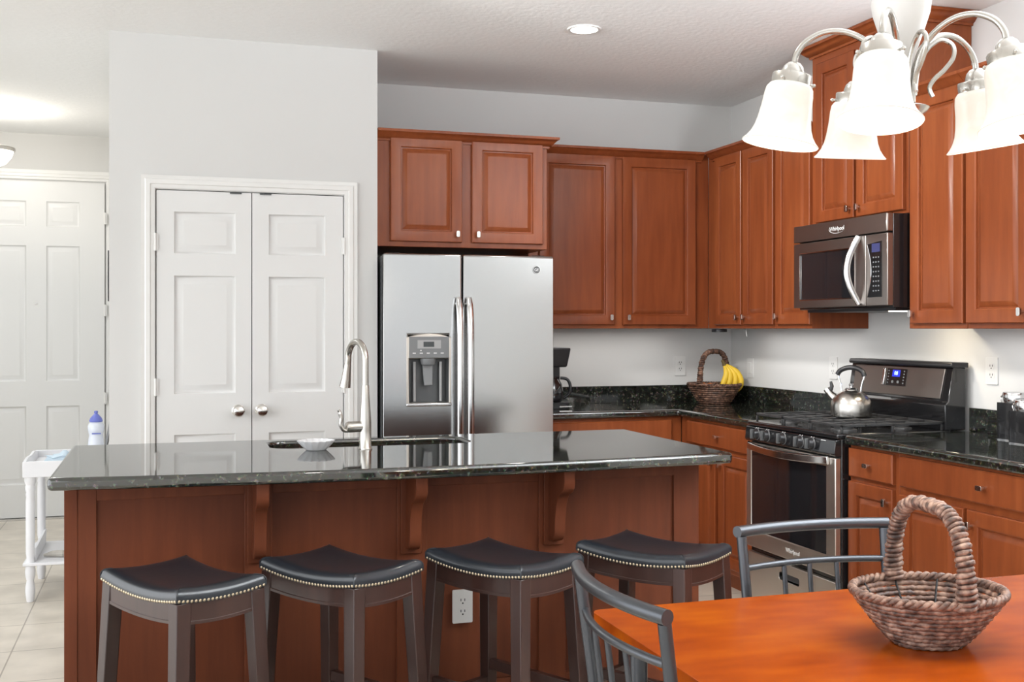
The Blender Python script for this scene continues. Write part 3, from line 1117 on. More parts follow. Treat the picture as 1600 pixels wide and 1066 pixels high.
# control panel
mb = MB()
mb.prism([(-.030, 0.822), (-.038, 0.832), (-.030, 0.892), (0.0, 0.895), (0.0, 0.822)], YZ, 0.0, RW)
cp = mb.build('control_panel', M_BLACK, rg, bevel=.003)
for kx in (0.113, 0.207, 0.349, 0.494, 0.586):
    mb = MB()
    Mk = Matrix.Rotation(PI / 2 - .12, 3, 'X')
    mb.lathe([(.027, 0), (.027, .004), (.023, .007), (.021, .022), (.019, .026), (0, .027)], (kx, -.034, .862), 24, Mk)
    k = mb.build('knob', M_BLACKMAT, cp)
    mb = MB()
    mb.box(kx - .006, kx + .006, -.072, -.052, .840, .886)
    mb.build('grip', M_DGREY, k, bevel=.003)
    mb = MB()
    mb.tube([(kx + .028 * math.cos(a), -.0375, .862 + .028 * math.sin(a)) for a in [2 * PI * i / 24 for i in range(24)]], .0011, 5, closed=True)
    mb.build('knob_ring', M_MGREY, k)
mb = MB()
for kx in (0.113, 0.207, 0.349, 0.494, 0.586):
    mb.box(kx - .010, kx - .003, -.0345, -.0325, .8895, .8925)
    mb.box(kx + .010, kx + .014, -.0345, -.0325, .8895, .8925)
mb.box(0.655, 0.690, -.0345, -.0325, .884, .887)
mb.build('knob_marking', M_PRINT, cp)
# oven door
mb = MB()
mb.slab([(0.003, .310), (RW - .003, .310), (RW - .003, .815), (0.003, .815)], [[(.050, .392), (RW - .072, .392), (RW - .072, .775), (.050, .775)]], XZ, -.030, -.001)
od = mb.build('oven_door', M_STEEL_H, rg, bevel=.004)
MB().box(.051, RW - .073, -.0275, -.008, .393, .774).build('window', M_GLASSBLK, od)
mb = MB()
pr = []
for i in range(21):
    t = i / 20
    x = .030 + (RW - .075) * t
    bow = math.sin(PI * t)
    pr.append([(x, -.031 - .040 * bow ** .7, .782 - .010 * bow), (x, -.044 - .040 * bow ** .7, .788 - .010 * bow), (x, -.044 - .040 * bow ** .7, .818 - .010 * bow),
               (x, -.031 - .040 * bow ** .7, .822 - .010 * bow)])
mb.rings(pr)
mb.build('handle', M_HANDLE, od, bevel=.002)
text_mesh('logo', 'Whirlpool', .028, M_PRINT, od, (0.42, -.0306, 0.352), (PI / 2, 0, 0))
# storage drawer
mb = MB()
mb.slab([(0.003, .060), (RW - .003, .060), (RW - .003, .284), (0.003, .284)], [round_rect(.30, .47, .205, .240, .012)], XZ, -.028, -.001)
rd = mb.build('drawer', M_STEEL_H, rg, bevel=.003)
mb = MB()
hr = round_rect(.30, .47, .205, .240, .012)
mb.rings([[(x, -.0275, z) for x, z in hr], [(x, -.006, z) for x, z in hr]], True, False, True)
mb.build('pull_recess', M_DGREY, rd)
# burners and grates
for bx, by, br in ((.16, .12, .036), (.16, .42, .030), (.378, .27, .040), (.597, .12, .042), (.597, .42, .030)):
    mb = MB()
    mb.lathe([(br + .016, 0), (br + .014, .006), (br, .008), (br, .016), (br * .9, .020), (0, .020)], (bx, by, .918), 24)
    mb.build('burner', M_IRON, rg)
for gx0, gx1 in ((.020, .262), (.266, .491), (.495, .737)):
    mb = MB()
    zt0, zt1 = .944, .956
    w_ = .010
    for x in (gx0, gx1 - w_):
        mb.box(x, x + w_, .012, .535, zt0, zt1)
    for y in (.012, .525, .268):
        mb.box(gx0, gx1, y, y + w_, zt0, zt1)
    gm = (gx0 + gx1) / 2
    mb.box(gm - .005, gm + .005, .012, .535, zt0, zt1)
    for y in (.13, .40):
        mb.box(gx0, gm - .035, y, y + w_, zt0, zt1)
        mb.box(gm + .035, gx1, y, y + w_, zt0, zt1)
    for x in (gx0, gx1 - w_):
        for y in (.012, .268, .525):
            mb.box(x, x + w_, y, y + w_, .918, zt0)
    mb.build('grate', M_IRON, rg, bevel=.002)
# backguard
mb = MB()
mb.prism([(.535, .918), (.530, 1.030), (.548, 1.045), (.575, 1.195), (.575, 1.195), (.640, 1.195), (.640, .918)], YZ, .004, RW - .004)
bg = mb.build('backguard', M_BLACK, rg, bevel=.004)
mb = MB()
mb.prism([(.560, 1.195), (.556, 1.205), (.562, 1.218), (.650, 1.218), (.650, 1.195)], YZ, -.004, RW + .004)
mb.build('backguard_cap', M_BLACKMAT, bg, bevel=.004)
sl = lambda z: .548 + (.575 - .548) * (z - 1.045) / .15
mb = MB()
mb.rings([[(.045, sl(1.055) - .001, 1.055), (.700, sl(1.055) - .001, 1.055), (.706, sl(1.188) - .001, 1.188), (.040, sl(1.188) - .001, 1.188)],
          [(.045, sl(1.055) - .005, 1.055), (.700, sl(1.055) - .005, 1.055), (.706, sl(1.188) - .005, 1.188), (.040, sl(1.188) - .005, 1.188)]])
fp = mb.build('front_panel', M_DARKSTEEL, bg, bevel=.0015)
tilt = PI / 2 - math.atan2(.027, .15)


def on_panel(x0, x1, z0, z1, o0, o1):
    return MB().hexa([(x0, sl(z0) - o1, z0), (x1, sl(z0) - o1, z0), (x1, sl(z0) - o0, z0), (x0, sl(z0) - o0, z0)],
                     [(x0, sl(z1) - o1, z1), (x1, sl(z1) - o1, z1), (x1, sl(z1) - o0, z1), (x0, sl(z1) - o0, z1)])


cm = on_panel(.302, .450, 1.098, 1.178, .005, .008).build('control_module', M_BLACK, fp)
on_panel(.276, .296, 1.098, 1.178, .005, .016).build('module_trim', M_HANDLE, fp, bevel=.003)
on_panel(.345, .402, 1.140, 1.172, .008, .0088).build('clock_display', M_BLUELED, cm)
text_mesh('clock_digits', '08', .026, M_LEDTXT, cm, (.3735, sl(1.156) - .0095, 1.156), (tilt, 0, 0))
for x in (.345, .385):
    MB().cyl((x + .008, sl(1.115) - .007, 1.115), (x + .008, sl(1.115) - .009, 1.115), .008, seg=14).build('button', M_MGREY, cm)
for k in range(5):
    for xa, xb in ((.428, .436), (.314, .320)):
        MB().box(xa, xb, sl(1.11 + k * .014) - .0092, sl(1.11 + k * .014) - .0075, 1.108 + k * .014, 1.114 + k * .014).build('button', M_MGREY, cm)

# kettle on the grate
kt = thing('kettle', 'round steel whistling kettle with black handle on the gas grate', 'kettle', (3.075, 4.470, 0.956))
mb = MB()
mb.lathe([(.088, 0), (.092, .003), (.0935, .012), (.0935, .055), (.090, .072), (.080, .090), (.062, .108), (.042, .121), (.030, .126), (.028, .126)], seg=36)
mb.build('body', M_NICKEL, kt)
mb = MB()
mb.lathe([(.030, .124), (.031, .130), (.026, .135), (.010, .137), (.007, .140), (.011, .146), (.011, .154), (.006, .158), (0, .158)], seg=24)
mb.build('lid', M_CHROME, kt)
mb = MB()
vx, vy = -0.30, 0.954   # seen towards the left
hx, hy = -0.954 * 0 + -0.28, 0.96
sdir = Vector((-.60, .80, 0))
mb.tube([sdir * .065 + Vector((0, 0, .075)), sdir * .095 + Vector((0, 0, .098)), sdir * .112 + Vector((0, 0, .118))], [.026, .018, .014], 16)
sp = mb.build('spout', M_NICKEL, kt)
mb = MB()
mb.tube([sdir * .108 + Vector((0, 0, .112)), sdir * .118 + Vector((0, 0, .126))], [.017, .016], 16)
mb.build('spout_ring', M_CHROME, sp)
mb = MB()
mb.tube([sdir * .100 + Vector((0, 0, .118)), sdir * .092 + Vector((0, 0, .140)), sdir * .098 + Vector((0, 0, .162))], [.010, .009, .006], 10)
mb.build('whistle_lever', M_BLACKMAT, sp)
for s in (1, -1):
    d = sdir * s
    mb = MB()
    mb.tube(spline([d * .045 + Vector((0, 0, .117)), d * .050 + Vector((0, 0, .150)), d * .060 + Vector((0, 0, .185)), d * .055 + Vector((0, 0, .205))], 5), .0042, 8)
    mb.build('handle_bracket', M_CHROME, kt)
mb = MB()
mb.tube(spline([sdir * .066 + Vector((0, 0, .196)), sdir * .050 + Vector((0, 0, .216)), sdir * .015 + Vector((0, 0, .229)), sdir * -.025 + Vector((0, 0, .227)),
                sdir * -.052 + Vector((0, 0, .212)), sdir * -.062 + Vector((0, 0, .190))], 5), .0115, 12)
mb.build('handle', M_BLACKMAT, kt)


# canisters
def canister(label, loc, w, h):
    t = thing('canister', label, 'canister', loc, R90 + .08, 'canisters beside the range')
    mb = MB()
    mb.slab(round_rect(-w / 2, w / 2, -w / 2, w / 2, .012), [], XY, 0, h)
    mb.build('jar', M_BLACK, t, bevel=.005, seg=3)
    mb = MB()
    mb.slab(round_rect(-w / 2 - .001, w / 2 + .001, -w / 2 - .001, w / 2 + .001, .012), [], XY, 0.0005, .004)
    mb.build('base_band', M_HANDLE, t)
    mb = MB()
    mb.lathe([(w * .42, h), (w * .44, h + .010), (w * .44, h + .018), (w * .47, h + .020), (w * .47, h + .036), (w * .44, h + .041), (w * .2, h + .043), (0, h + .043)], seg=32)
    mb.build('lid', M_HANDLE, t)
    mb = MB()
    mb.tube(spline([(-w * .46, -w * .1, h + .03), (-w * .60, -w * .12, h + .018), (-w * .53, -w * .12, h - .005), (-w * .505, -w * .12, h - .02)], 4), .003, 8)
    mb.tube(spline([(-w * .46, w * .1, h + .03), (-w * .60, w * .12, h + .018), (-w * .53, w * .12, h - .005), (-w * .505, w * .12, h - .02)], 4), .003, 8)
    mb.cyl((-w * .505, -w * .12, h - .02), (-w * .505, w * .12, h - .02), .004, seg=8)
    mb.build('clasp', M_CHROME, t)
    return t


canister('taller black canister with chrome lid nearest the backsplash', (3.315, 3.690, 0.914), .105, .153)
canister('shorter black canister with chrome lid at the right picture edge', (3.250, 3.555, 0.914), .10, .130)

# coffee maker
cf = thing('coffee_maker', 'black drip coffee maker half hidden behind the fridge', 'coffee maker', (2.115, 5.99, 0.914))
mb = MB()
mb.slab(round_rect(-.09, .09, -.11, .13, .03), [], XY, 0, .035)
mb.build('base', M_BLACKMAT, cf, bevel=.006)
MB().box(-.085, .085, .055, .13, .035, .25).build('water_tank', M_BLACKMAT, cf, bevel=.012, seg=3)
mb = MB()
mb.hexa([(-.075, -.09, .235), (.075, -.09, .235), (.075, .13, .235), (-.075, .13, .235)],
        [(-.092, -.11, .345), (.092, -.11, .345), (.092, .13, .345), (-.092, .13, .345)])
mb.build('brew_head', M_BLACKMAT, cf, bevel=.010, seg=3)
mb = MB()
mb.lathe([(.055, .037), (.066, .05), (.069, .09), (.060, .14), (.045, .165), (.048, .18)], (0, -.03, 0), 28)
ca = mb.build('carafe', M_CARAFE, cf)
mb = MB()
mb.tube(spline([(.048, -.045, .172), (.085, -.055, .165), (.103, -.06, .13), (.098, -.06, .085), (.068, -.05, .06)], 5), .009, 10)
mb.build('carafe_handle', M_BLACKMAT, ca)
mb = MB()
mb.box(.02, .095, -.113, -.110, .010, .016)
mb.build('trim_strip', M_CHROME, cf)


# ------------------------------------------------------------------ baskets
def basket(name, label, loc, rz, a, b, h, base, handle_h, mat, coil_r, n_coil, group=None, hand_r=.012, seg=120):
    """oval coiled basket; handle spans the short (y) axis."""
    t = thing(name, label, 'basket', loc, rz, group)
    prof = []
    for i in range(n_coil):
        u = i / (n_coil - 1)
        k = base + (1 - base) * (u ** .85)
        prof.append((k, coil_r + (h - 2.2 * coil_r) * u))
    mb = MB()
    for i, (k, z) in enumerate(prof):
        path, rad = [], []
        ph = random.random() * 6
        for s in range(seg):
            th = 2 * PI * s / seg
            path.append((a * k * math.cos(th), b * k * math.sin(th), z + coil_r * .12 * math.sin(5 * th + ph)))
            rad.append(coil_r * (1.02 + .16 * math.sin(th * (26 + i) + ph) + .10 * math.sin(th * 61 + ph)))
        mb.tube(path, rad, 8, closed=True)
    mb.lathe([(1e-3, coil_r * .4), (base * .98, coil_r * .6), (base * .98, coil_r * 1.4), (1e-3, coil_r * 1.2)], seg=40, sx=a, sy=b)
    mb.build('bowl', mat, t, angle=80)
    # braided rim of two twisted strands
    mb = MB()
    for q in range(2):
        path, rad = [], []
        S = seg * 2
        for s in range(S):
            th = 2 * PI * s / S
            tw = 30 * th + q * PI
            rr = coil_r * .72
            path.append(((a + rr * math.cos(tw)) * math.cos(th), (b + rr * math.cos(tw)) * math.sin(th), h - coil_r * .4 + rr * math.sin(tw)))
            rad.append(coil_r * .92)
        mb.tube(path, rad, 7, closed=True)
    mb.build('rim', mat, t, angle=80)
    # vertical spokes seen on the inside
    mb = MB()
    for s in range(10):
        th = 2 * PI * (s + .5) / 10
        pts = [((a * k - coil_r * 1.0) * math.cos(th), (b * k - coil_r * 1.0) * math.sin(th), z + coil_r * .3) for k, z in prof]
        mb.tube(pts, .0022, 6)
    mb.build('spoke', M_BLACKMAT, t)
    # wrapped handle: core plus helix
    core = []
    for i in range(61):
        an = PI * i / 60
        cs = math.cos(an)
        y = (b * 1.0) * (abs(cs) ** .62) * (1 if cs >= 0 else -1)
        core.append(Vector((0, y * (.97 if i in (0, 60) else 1.0), h * .92 + (handle_h - h * .92) * math.sin(an) ** .8)))
    # resample evenly
    L = [0]
    for p, q in zip(core[:-1], core[1:]):
        L.append(L[-1] + (q - p).length)
    tot = L[-1]

    def at(s):
        s = max(0, min(tot, s))
        for i in range(len(L) - 1):
            if s <= L[i + 1] + 1e-9:
                f = (s - L[i]) / max(L[i + 1] - L[i], 1e-9)
                return core[i].lerp(core[i + 1], f)
        return core[-1]
    nw = int(tot / (coil_r * 1.75))
    S = nw * 12
    path, rad = [], []
    for s in range(S + 1):
        u = s / S
        p = at(u * tot)
        d = (at(u * tot + .004) - at(u * tot - .004)).normalized()
        e1 = Vector((1, 0, 0))
        e2 = d.cross(e1)
        an = 2 * PI * nw * u
        ends = max(0, 1 - min(u, 1 - u) / .16)
        rr = hand_r * (1 + .34 * ends)
        path.append(p + (e1 * math.cos(an) * 1.15 + e2 * math.sin(an) * .85) * rr)
        rad.append(coil_r * (.92 + .16 * math.sin(an * .37 + 1) + .12 * math.sin(an * 1.7)))
    mb = MB()
    mb.tube(path, rad, 7)
    mb.tube([at(tot * i / 40) for i in range(41)], hand_r * .9, 8)
    mb.build('handle', mat, t, angle=80)
    return t


def view_pt(px, d, z):
    x = (px - 800) / F_PX
    c, s = math.cos(YAW), math.sin(YAW)
    return (d * (s + c * x), d * (c - s * x), z)


bx, by, bz = view_pt(1450, 2.185, 0.75)
# handle axis direction in view: right .555, towards the camera .832
c_, s_ = math.cos(YAW), math.sin(YAW)
hd = Vector((c_ * .20 - s_ * .98, -s_ * .20 - c_ * .98))
basket('basket', 'empty coiled wicker basket with tall handle on the dining table', (bx, by, 0.75), math.atan2(hd.y, hd.x) - PI / 2,
       .147, .128, .106, .46, .272, M_WICK, .0058, 11, hand_r=.0115)
FX, FY = 3.195, 6.05
hd2 = Vector((c_ * .75 + s_ * .66, -s_ * .75 + c_ * .66))
basket('basket', 'dark wicker fruit basket in the corner of the granite counter', (FX, FY, 0.914), math.atan2(hd2.y, hd2.x) - PI / 2,
       .168, .085 + .05, .118, .58, .315, M_WICK2, .0070, 9, hand_r=.011, seg=90)

# fruit in the corner basket
bn = thing('banana_bunch', 'bunch of yellow bananas leaning in the corner fruit basket', 'bananas', (FX + .085, FY - .025, 0.914 + .030))
rt = Vector((c_, -s_, 0))
fw = Vector((s_, c_, 0))
for i, (off, bow) in enumerate(((-.050, .015), (-.022, .022), (.006, .032), (.030, .045))):
    p0 = rt * (off) + fw * (-.010 + .006 * i) + Vector((0, 0, .03))
    p3 = rt * (-.030 + .006 * i) + Vector((0, 0, .205))
    p1 = rt * (off + bow * .9) + fw * (-.02) + Vector((0, 0, .09))
    p2 = rt * (off * .55 + bow * .75) + fw * (-.015) + Vector((0, 0, .155))
    pts = spline([p0, p1, p2, p3], 6)
    n = len(pts)
    rad = [.019 * (min(1, .35 + 3.2 * u) if u < .5 else min(1, .28 + 2.6 * (1 - u))) for u in [k / (n - 1) for k in range(n)]]
    MB().tube(pts, rad, 6).build('banana', M_BANANA, bn, angle=75)
mb = MB()
mb.tube([rt * -.026 + Vector((0, 0, .198)), rt * -.032 + Vector((0, 0, .218)), rt * -.040 + Vector((0, 0, .232))], [.013, .010, .009], 8)
mb.build('stem', M_STEM, bn)
for i, (dx, dz) in enumerate(((-.085, .098), (-.035, .092))):
    mb = MB()
    p = rt * dx
    mb.sphere((0, 0, 0), .034, 20, 12, .94)
    tag(mb.build('orange', M_ORANGE, loc=(FX + p.x, FY + p.y - .02, 0.914 + dz)),
        ['orange at the left end of the corner fruit basket', 'orange beside the handle in the corner fruit basket'][i], 'orange', 'oranges in the fruit basket')

# under-cabinet puck and cord
tag(MB().lathe([(.045, 0), (.045, .018), (.04, .020)], (3.15, 5.90, UB - .0215), 24).build('puck_light', M_BLACKMAT), 'small black puck light under the corner wall cabinet', 'light')
mb = MB()
mb.tube(spline([(3.16, 5.60, UB - .001), (3.16, 5.60, UB - .02), (3.162, 5.597, UB - .045)], 4), .002, 6)
tag(mb.build('cord_end', M_LGREY), 'thin grey cord hanging under the corner wall cabinet', 'cord')


# ------------------------------------------------------------------ bar stools
def make_stool():
    t = thing('bar_stool', '', 'stool')
    SL, SW, H = .424, .290, .661

    def sag(s, u):
        return -.020 * (1 - s * s) - .012 * (1 - u * u)

    def samples(n, half):
        out = []
        for i in range(n + 1):
            x = -1 + 2 * i / n
            out.append(math.copysign(abs(math.sin(x * PI / 2)) ** .75, x))
        return out
    S, U = samples(22, 1), samples(18, 1)
    mb = MB()
    V = []
    for s in S:
        row = []
        for u in U:
            x, y = s * SL / 2, u * SW / 2
            d = min(SL / 2 - abs(x), SW / 2 - abs(y))
            e = max(0, 1 - d / .042)
            x2, y2 = x, y
            z = H + sag(s, u) - .024 * (1 - math.sqrt(max(0, 1 - e * e)))
            row.append(mb.bm.verts.new((x2, y2, z)))
        V.append(row)
    for i in range(len(S) - 1):
        for j in range(len(U) - 1):
            mb.bm.faces.new((V[i][j], V[i + 1][j], V[i + 1][j + 1], V[i][j + 1]))
    # boundary loop skirt
    loop = [(i, 0) for i in range(len(S))] + [(len(S) - 1, j) for j in range(1, len(U))] + \
           [(i, len(U) - 1) for i in range(len(S) - 2, -1, -1)] + [(0, j) for j in range(len(U) - 2, 0, -1)]
    prev = [V[i][j] for i, j in loop]
    for dz, grow in ((-.010, .0025), (-.022, .001), (-.022, -.01)):
        cur = []
        for (i, j), pv in zip(loop, prev):
            s, u = S[i], U[j]
            base = H + sag(s, u) - .024
            cur.append(mb.bm.verts.new((s * (SL / 2 + grow), u * (SW / 2 + grow), base + dz)))
        n = len(cur)
        for k in range(n):
            mb.bm.faces.new((prev[k], prev[(k + 1) % n], cur[(k + 1) % n], cur[k]))
        prev = cur
    mb.bm.faces.new(list(reversed(prev)))
    seat = mb.build('seat_cushion', M_LEATHER, t, angle=60)
    # seam welts at the four corners
    for sx in (-1, 1):
        for sy in (-1, 1):
            pts = []
            for q in (.024, .016, .010, .005, .001, -.0015):
                e = min(1, 1 - q / .042)
                sq = sag(1 - 2 * q / SL, 1 - 2 * q / SW)
                pts.append((sx * (SL / 2 - q), sy * (SW / 2 - q), H + sq - .024 * (1 - math.sqrt(max(0, 1 - e * e))) - .0006))
            pts.append((sx * (SL / 2 + .0015), sy * (SW / 2 + .0015), H - .044))
            MB().tube(pts, .0018, 6).build('corner_seam', M_LEATHER, seat)
    mb = MB()
    mb2 = MB()
    nl, nw = 32, 22
    def nail(x, y, z, ox, oy):
        M = Vector((ox, oy, 0)).to_track_quat('Z', 'Y').to_matrix()
        mb.lathe([(.0050, 0), (.0044, .0018), (.0026, .0032), (0, .0036)], (x, y, z), 7, M, False, True)
    for k in range(nl):
        s = -1 + 2 * (k + .5) / nl
        for u in (-1, 1):
            nail(s * (SL / 2), u * (SW / 2 + .0012), H + sag(s, u) - .0405, 0, u)
    for k in range(nw):
        u = -1 + 2 * (k + .5) / nw
        for s in (-1, 1):
            nail(s * (SL / 2 + .0012), u * (SW / 2), H + sag(s, u) - .0405, s, 0)
    mb.build('nailhead_trim', M_NAIL, seat, angle=80)
    # aprons
    lw = .046
    for sy in (-1, 1):
        mb = MB()
        rr = []
        for i in range(17):
            s = -1 + 2 * i / 16
            x = s * (SL / 2 - .03)
            zt = H + sag(s, 1) - .047
            zb = H - .118 + .010 * s * s
            y0, y1 = sy * (SW / 2 - .004), sy * (SW / 2 - .024)
            rr.append([(x, y0, zt), (x, y0, zb + .010), (x, y0 + sy * .002, zb + .008), (x, y0 + sy * .002, zb), (x, y1, zb), (x, y1, zt)])
        mb.rings(rr)
        mb.build('apron', M_ESPRESSO, t)
    for sx in (-1, 1):
        mb = MB()
        rr = []
        for i in range(13):
            u = -1 + 2 * i / 12
            y = u * (SW / 2 - .03)
            zt = H + sag(1, u) - .047
            zb = H - .118 + .008 * u * u
            x0, x1 = sx * (SL / 2 - .004), sx * (SL / 2 - .024)
            rr.append([(x0, y, zt), (x0, y, zb + .010), (x0 + sx * .002, y, zb + .008), (x0 + sx * .002, y, zb), (x1, y, zb), (x1, y, zt)])
        mb.rings(rr)
        mb.build('apron', M_ESPRESSO, t)
    # legs
    for sx in (-1, 1):
        for sy in (-1, 1):
            cx, cy = sx * (SL / 2 - .025), sy * (SW / 2 - .025)
            bx_, by_ = sx * (SL / 2 + .002), sy * (SW / 2 + .002)
            h = lw / 2
            hb = .020
            mb = MB()
            mb.hexa([(bx_ - hb, by_ - hb, 0), (bx_ + hb, by_ - hb, 0), (bx_ + hb, by_ + hb, 0), (bx_ - hb, by_ + hb, 0)],
                    [(cx - h, cy - h, H - .050), (cx + h, cy - h, H - .050), (cx + h, cy + h, H - .050), (cx - h, cy + h, H - .050)])
            mb.build('leg', M_ESPRESSO, t, bevel=.003)
    for sy in (-1, 1):
        MB().box(-SL / 2 + .02, SL / 2 - .02, sy * (SW / 2 - .012) - .011, sy * (SW / 2 - .012) + .011, .20, .235).build('stretcher', M_ESPRESSO, t, bevel=.002)
    for sx in (-1, 1):
        MB().box(sx * (SL / 2 - .012) - .011, sx * (SL / 2 - .012) + .011, -SW / 2 + .02, SW / 2 - .02, .14, .175).build('stretcher', M_ESPRESSO, t, bevel=.002)
    return t


stool = make_stool()
spots = [((0.056, 3.425), -60.0, 'black leather saddle stool at the left end of the island'),
         ((0.532, 3.465), -56.0, 'black leather saddle stool second from the left, under the white dish'),
         ((1.052, 3.428), -61.0, 'black leather saddle stool in front of the island outlet'),
         ((1.576, 3.416), -58.0, 'black leather saddle stool at the right end of the island')]
for i, ((x, y), ang, lab) in enumerate(spots):
    o = stool if i == 0 else copy_tree(stool)
    o.location = (x, y, 0)
    o.rotation_euler = (0, 0, math.radians(ang))
    o['label'] = lab
    o['group'] = 'saddle stools along the island'

# ------------------------------------------------------------------ dining table and chairs
TX0, TX1, TY0, TY1 = 0.897, 2.36, 0.98, 2.272
tb = thing('dining_table', 'glossy orange wood dining table in the foreground', 'table', ((TX0 + TX1) / 2, (TY0 + TY1) / 2, 0))
hx_, hy_ = (TX1 - TX0) / 2, (TY1 - TY0) / 2
mb = MB()
mb.slab(round_rect(-hx_, hx_, -hy_, hy_, .025, 5), [], XY, .722, .750)
mb.build('tabletop', M_TABLE, tb, bevel=.010, seg=4)
mb = MB()
mb.slab(round_rect(-hx_ + .07, hx_ - .07, -hy_ + .07, hy_ - .07, .03), [round_rect(-hx_ + .09, hx_ - .09, -hy_ + .09, hy_ - .09, .02)], XY, .68, .722)
mb.build('apron', M_GUN, tb)
for sx in (-1, 1):
    for sy in (-1, 1):
        MB().cyl((sx * (hx_ - .08), sy * (hy_ - .08), 0), (sx * (hx_ - .08), sy * (hy_ - .08), .722), .019, seg=16).build('leg', M_GUN, tb)


def make_chair():
    """local: chair faces +y, back at y=0, x is width."""
    t = thing('dining_chair', '', 'chair')
    HW = .205
    zt = .870

    def bx(z):           # lean of the back
        return -.052 * max(0, (z - .45) / .42)
    for s in (-1, 1):
        mb = MB()
        mb.tube([(s * (HW - .012), -.035, 0), (s * (HW - .012), 0.0, .45), (s * (HW - .006), bx(.66), .66), (s * HW, bx(zt), zt - .012)], .0125, 14)
        mb.build('back_post', M_GUN, t)
    mb = MB()
    pts = []
    for i in range(25):
        u = -1 + 2 * i / 24
        pts.append((u * (HW + .012), bx(zt) - .036 * (1 - u * u), zt))
    mb.tube(pts, .0145, 16)
    mb.build('top_rail', M_GUN, t)
    for zz in (.782, .50):
        mb = MB()
        pts = []
        for i in range(21):
            u = -1 + 2 * i / 20
            pts.append((u * (HW - .006), bx(zz) - .034 * (1 - u * u), zz))
        mb.tube(pts, .0085, 12)
        mb.build('back_rail', M_GUN, t)
    for k in (-1, 0, 1):
        u = k * .38
        y = -.034 * (1 - u * u)
        MB().cyl((u * (HW - .006), bx(.50) + y, .50), (u * (HW - .006), bx(.782) + y, .782), .0062, seg=10).build('spindle', M_GUN, t)
    mb = MB()
    mb.slab(round_rect(-HW, HW, .005, .40, .04, 5), [], XY, .435, .475)
    mb.build('seat', M_LEATHER, t, bevel=.014, seg=3)
    mb = MB()
    mb.tube([(-HW + .01, .02, .428), (HW - .01, .02, .428), (HW - .01, .38, .428), (-HW + .01, .38, .428)], .010, 10, closed=True)
    mb.build('seat_frame', M_GUN, t)
    for s in (-1, 1):
        MB().tube([(s * (HW - .015), .375, .43), (s * (HW - .010), .39, 0)], .0125, 14).build('front_leg', M_GUN, t)
    return t


ch = make_chair()
ch.location = (0.882, 1.958, 0)
ch.rotation_euler = (0, 0, -PI / 2)
ch['label'] = 'gunmetal metal chair at the left end of the table, nearest the camera'
ch['group'] = 'metal dining chairs'
c2 = copy_tree(ch)
c2.location = (1.560, 2.372, 0)
c2.rotation_euler = (0, 0, PI)
c2['label'] = 'gunmetal metal chair across the table in front of the range'

# ------------------------------------------------------------------ chandelier
CD = 2.05
cx_, cy_, _ = view_pt(1408, CD, 0)
chn = thing('chandelier', 'brushed nickel chandelier with five lit bell shades over the table', 'chandelier', (cx_, cy_, 1.732))
z0 = 1.732
mb = MB()
mb.lathe([(0, 0), (.007, .001), (.009, .005), (.007, .009), (.009, .013), (.0075, .018), (.012, .020), (.030, .027), (.046, .038), (.050, .044), (.046, .046), (.03, .050), (.02, .056), (0, .058)], seg=28)
mb.build('finial', M_NICKEL, chn)
mb = MB()
mb.lathe([(.012, .05), (.014, .075), (.015, .095), (.018, .118), (.027, .148), (.041, .188), (.051, .220), (.0535, .238), (.051, .262), (.042, .300), (.030, .330), (.018, .350), (.008, .356)], seg=32)
mb.build('column', M_COLUMN, chn)
mb = MB()
mb.cyl((0, 0, .354), (0, 0, .40), .007, seg=12)
mb.build('stem', M_NICKEL, chn)
for k in range(18):
    zc = .405 + k * .0335
    mb = MB()
    ring = []
    for i in range(14):
        a = 2 * PI * i / 14
        lx, lz = .009 * math.cos(a), .019 * math.sin(a)
        ring.append((lx, 0, zc + lz) if k % 2 == 0 else (0, lx, zc + lz))
    mb.tube(ring, .0022, 6, closed=True)
    mb.build('chain_link', M_NICKEL, chn)
mb = MB()
mb.lathe([(.008, CEIL - z0 - .045), (.03, CEIL - z0 - .040), (.058, CEIL - z0 - .018), (.062, CEIL - z0 - .004), (.062, CEIL - z0 - .001)], seg=28)
mb.build('canopy', M_NICKEL, chn)
toward = math.atan2(-cy_, -cx_)     # direction to the camera
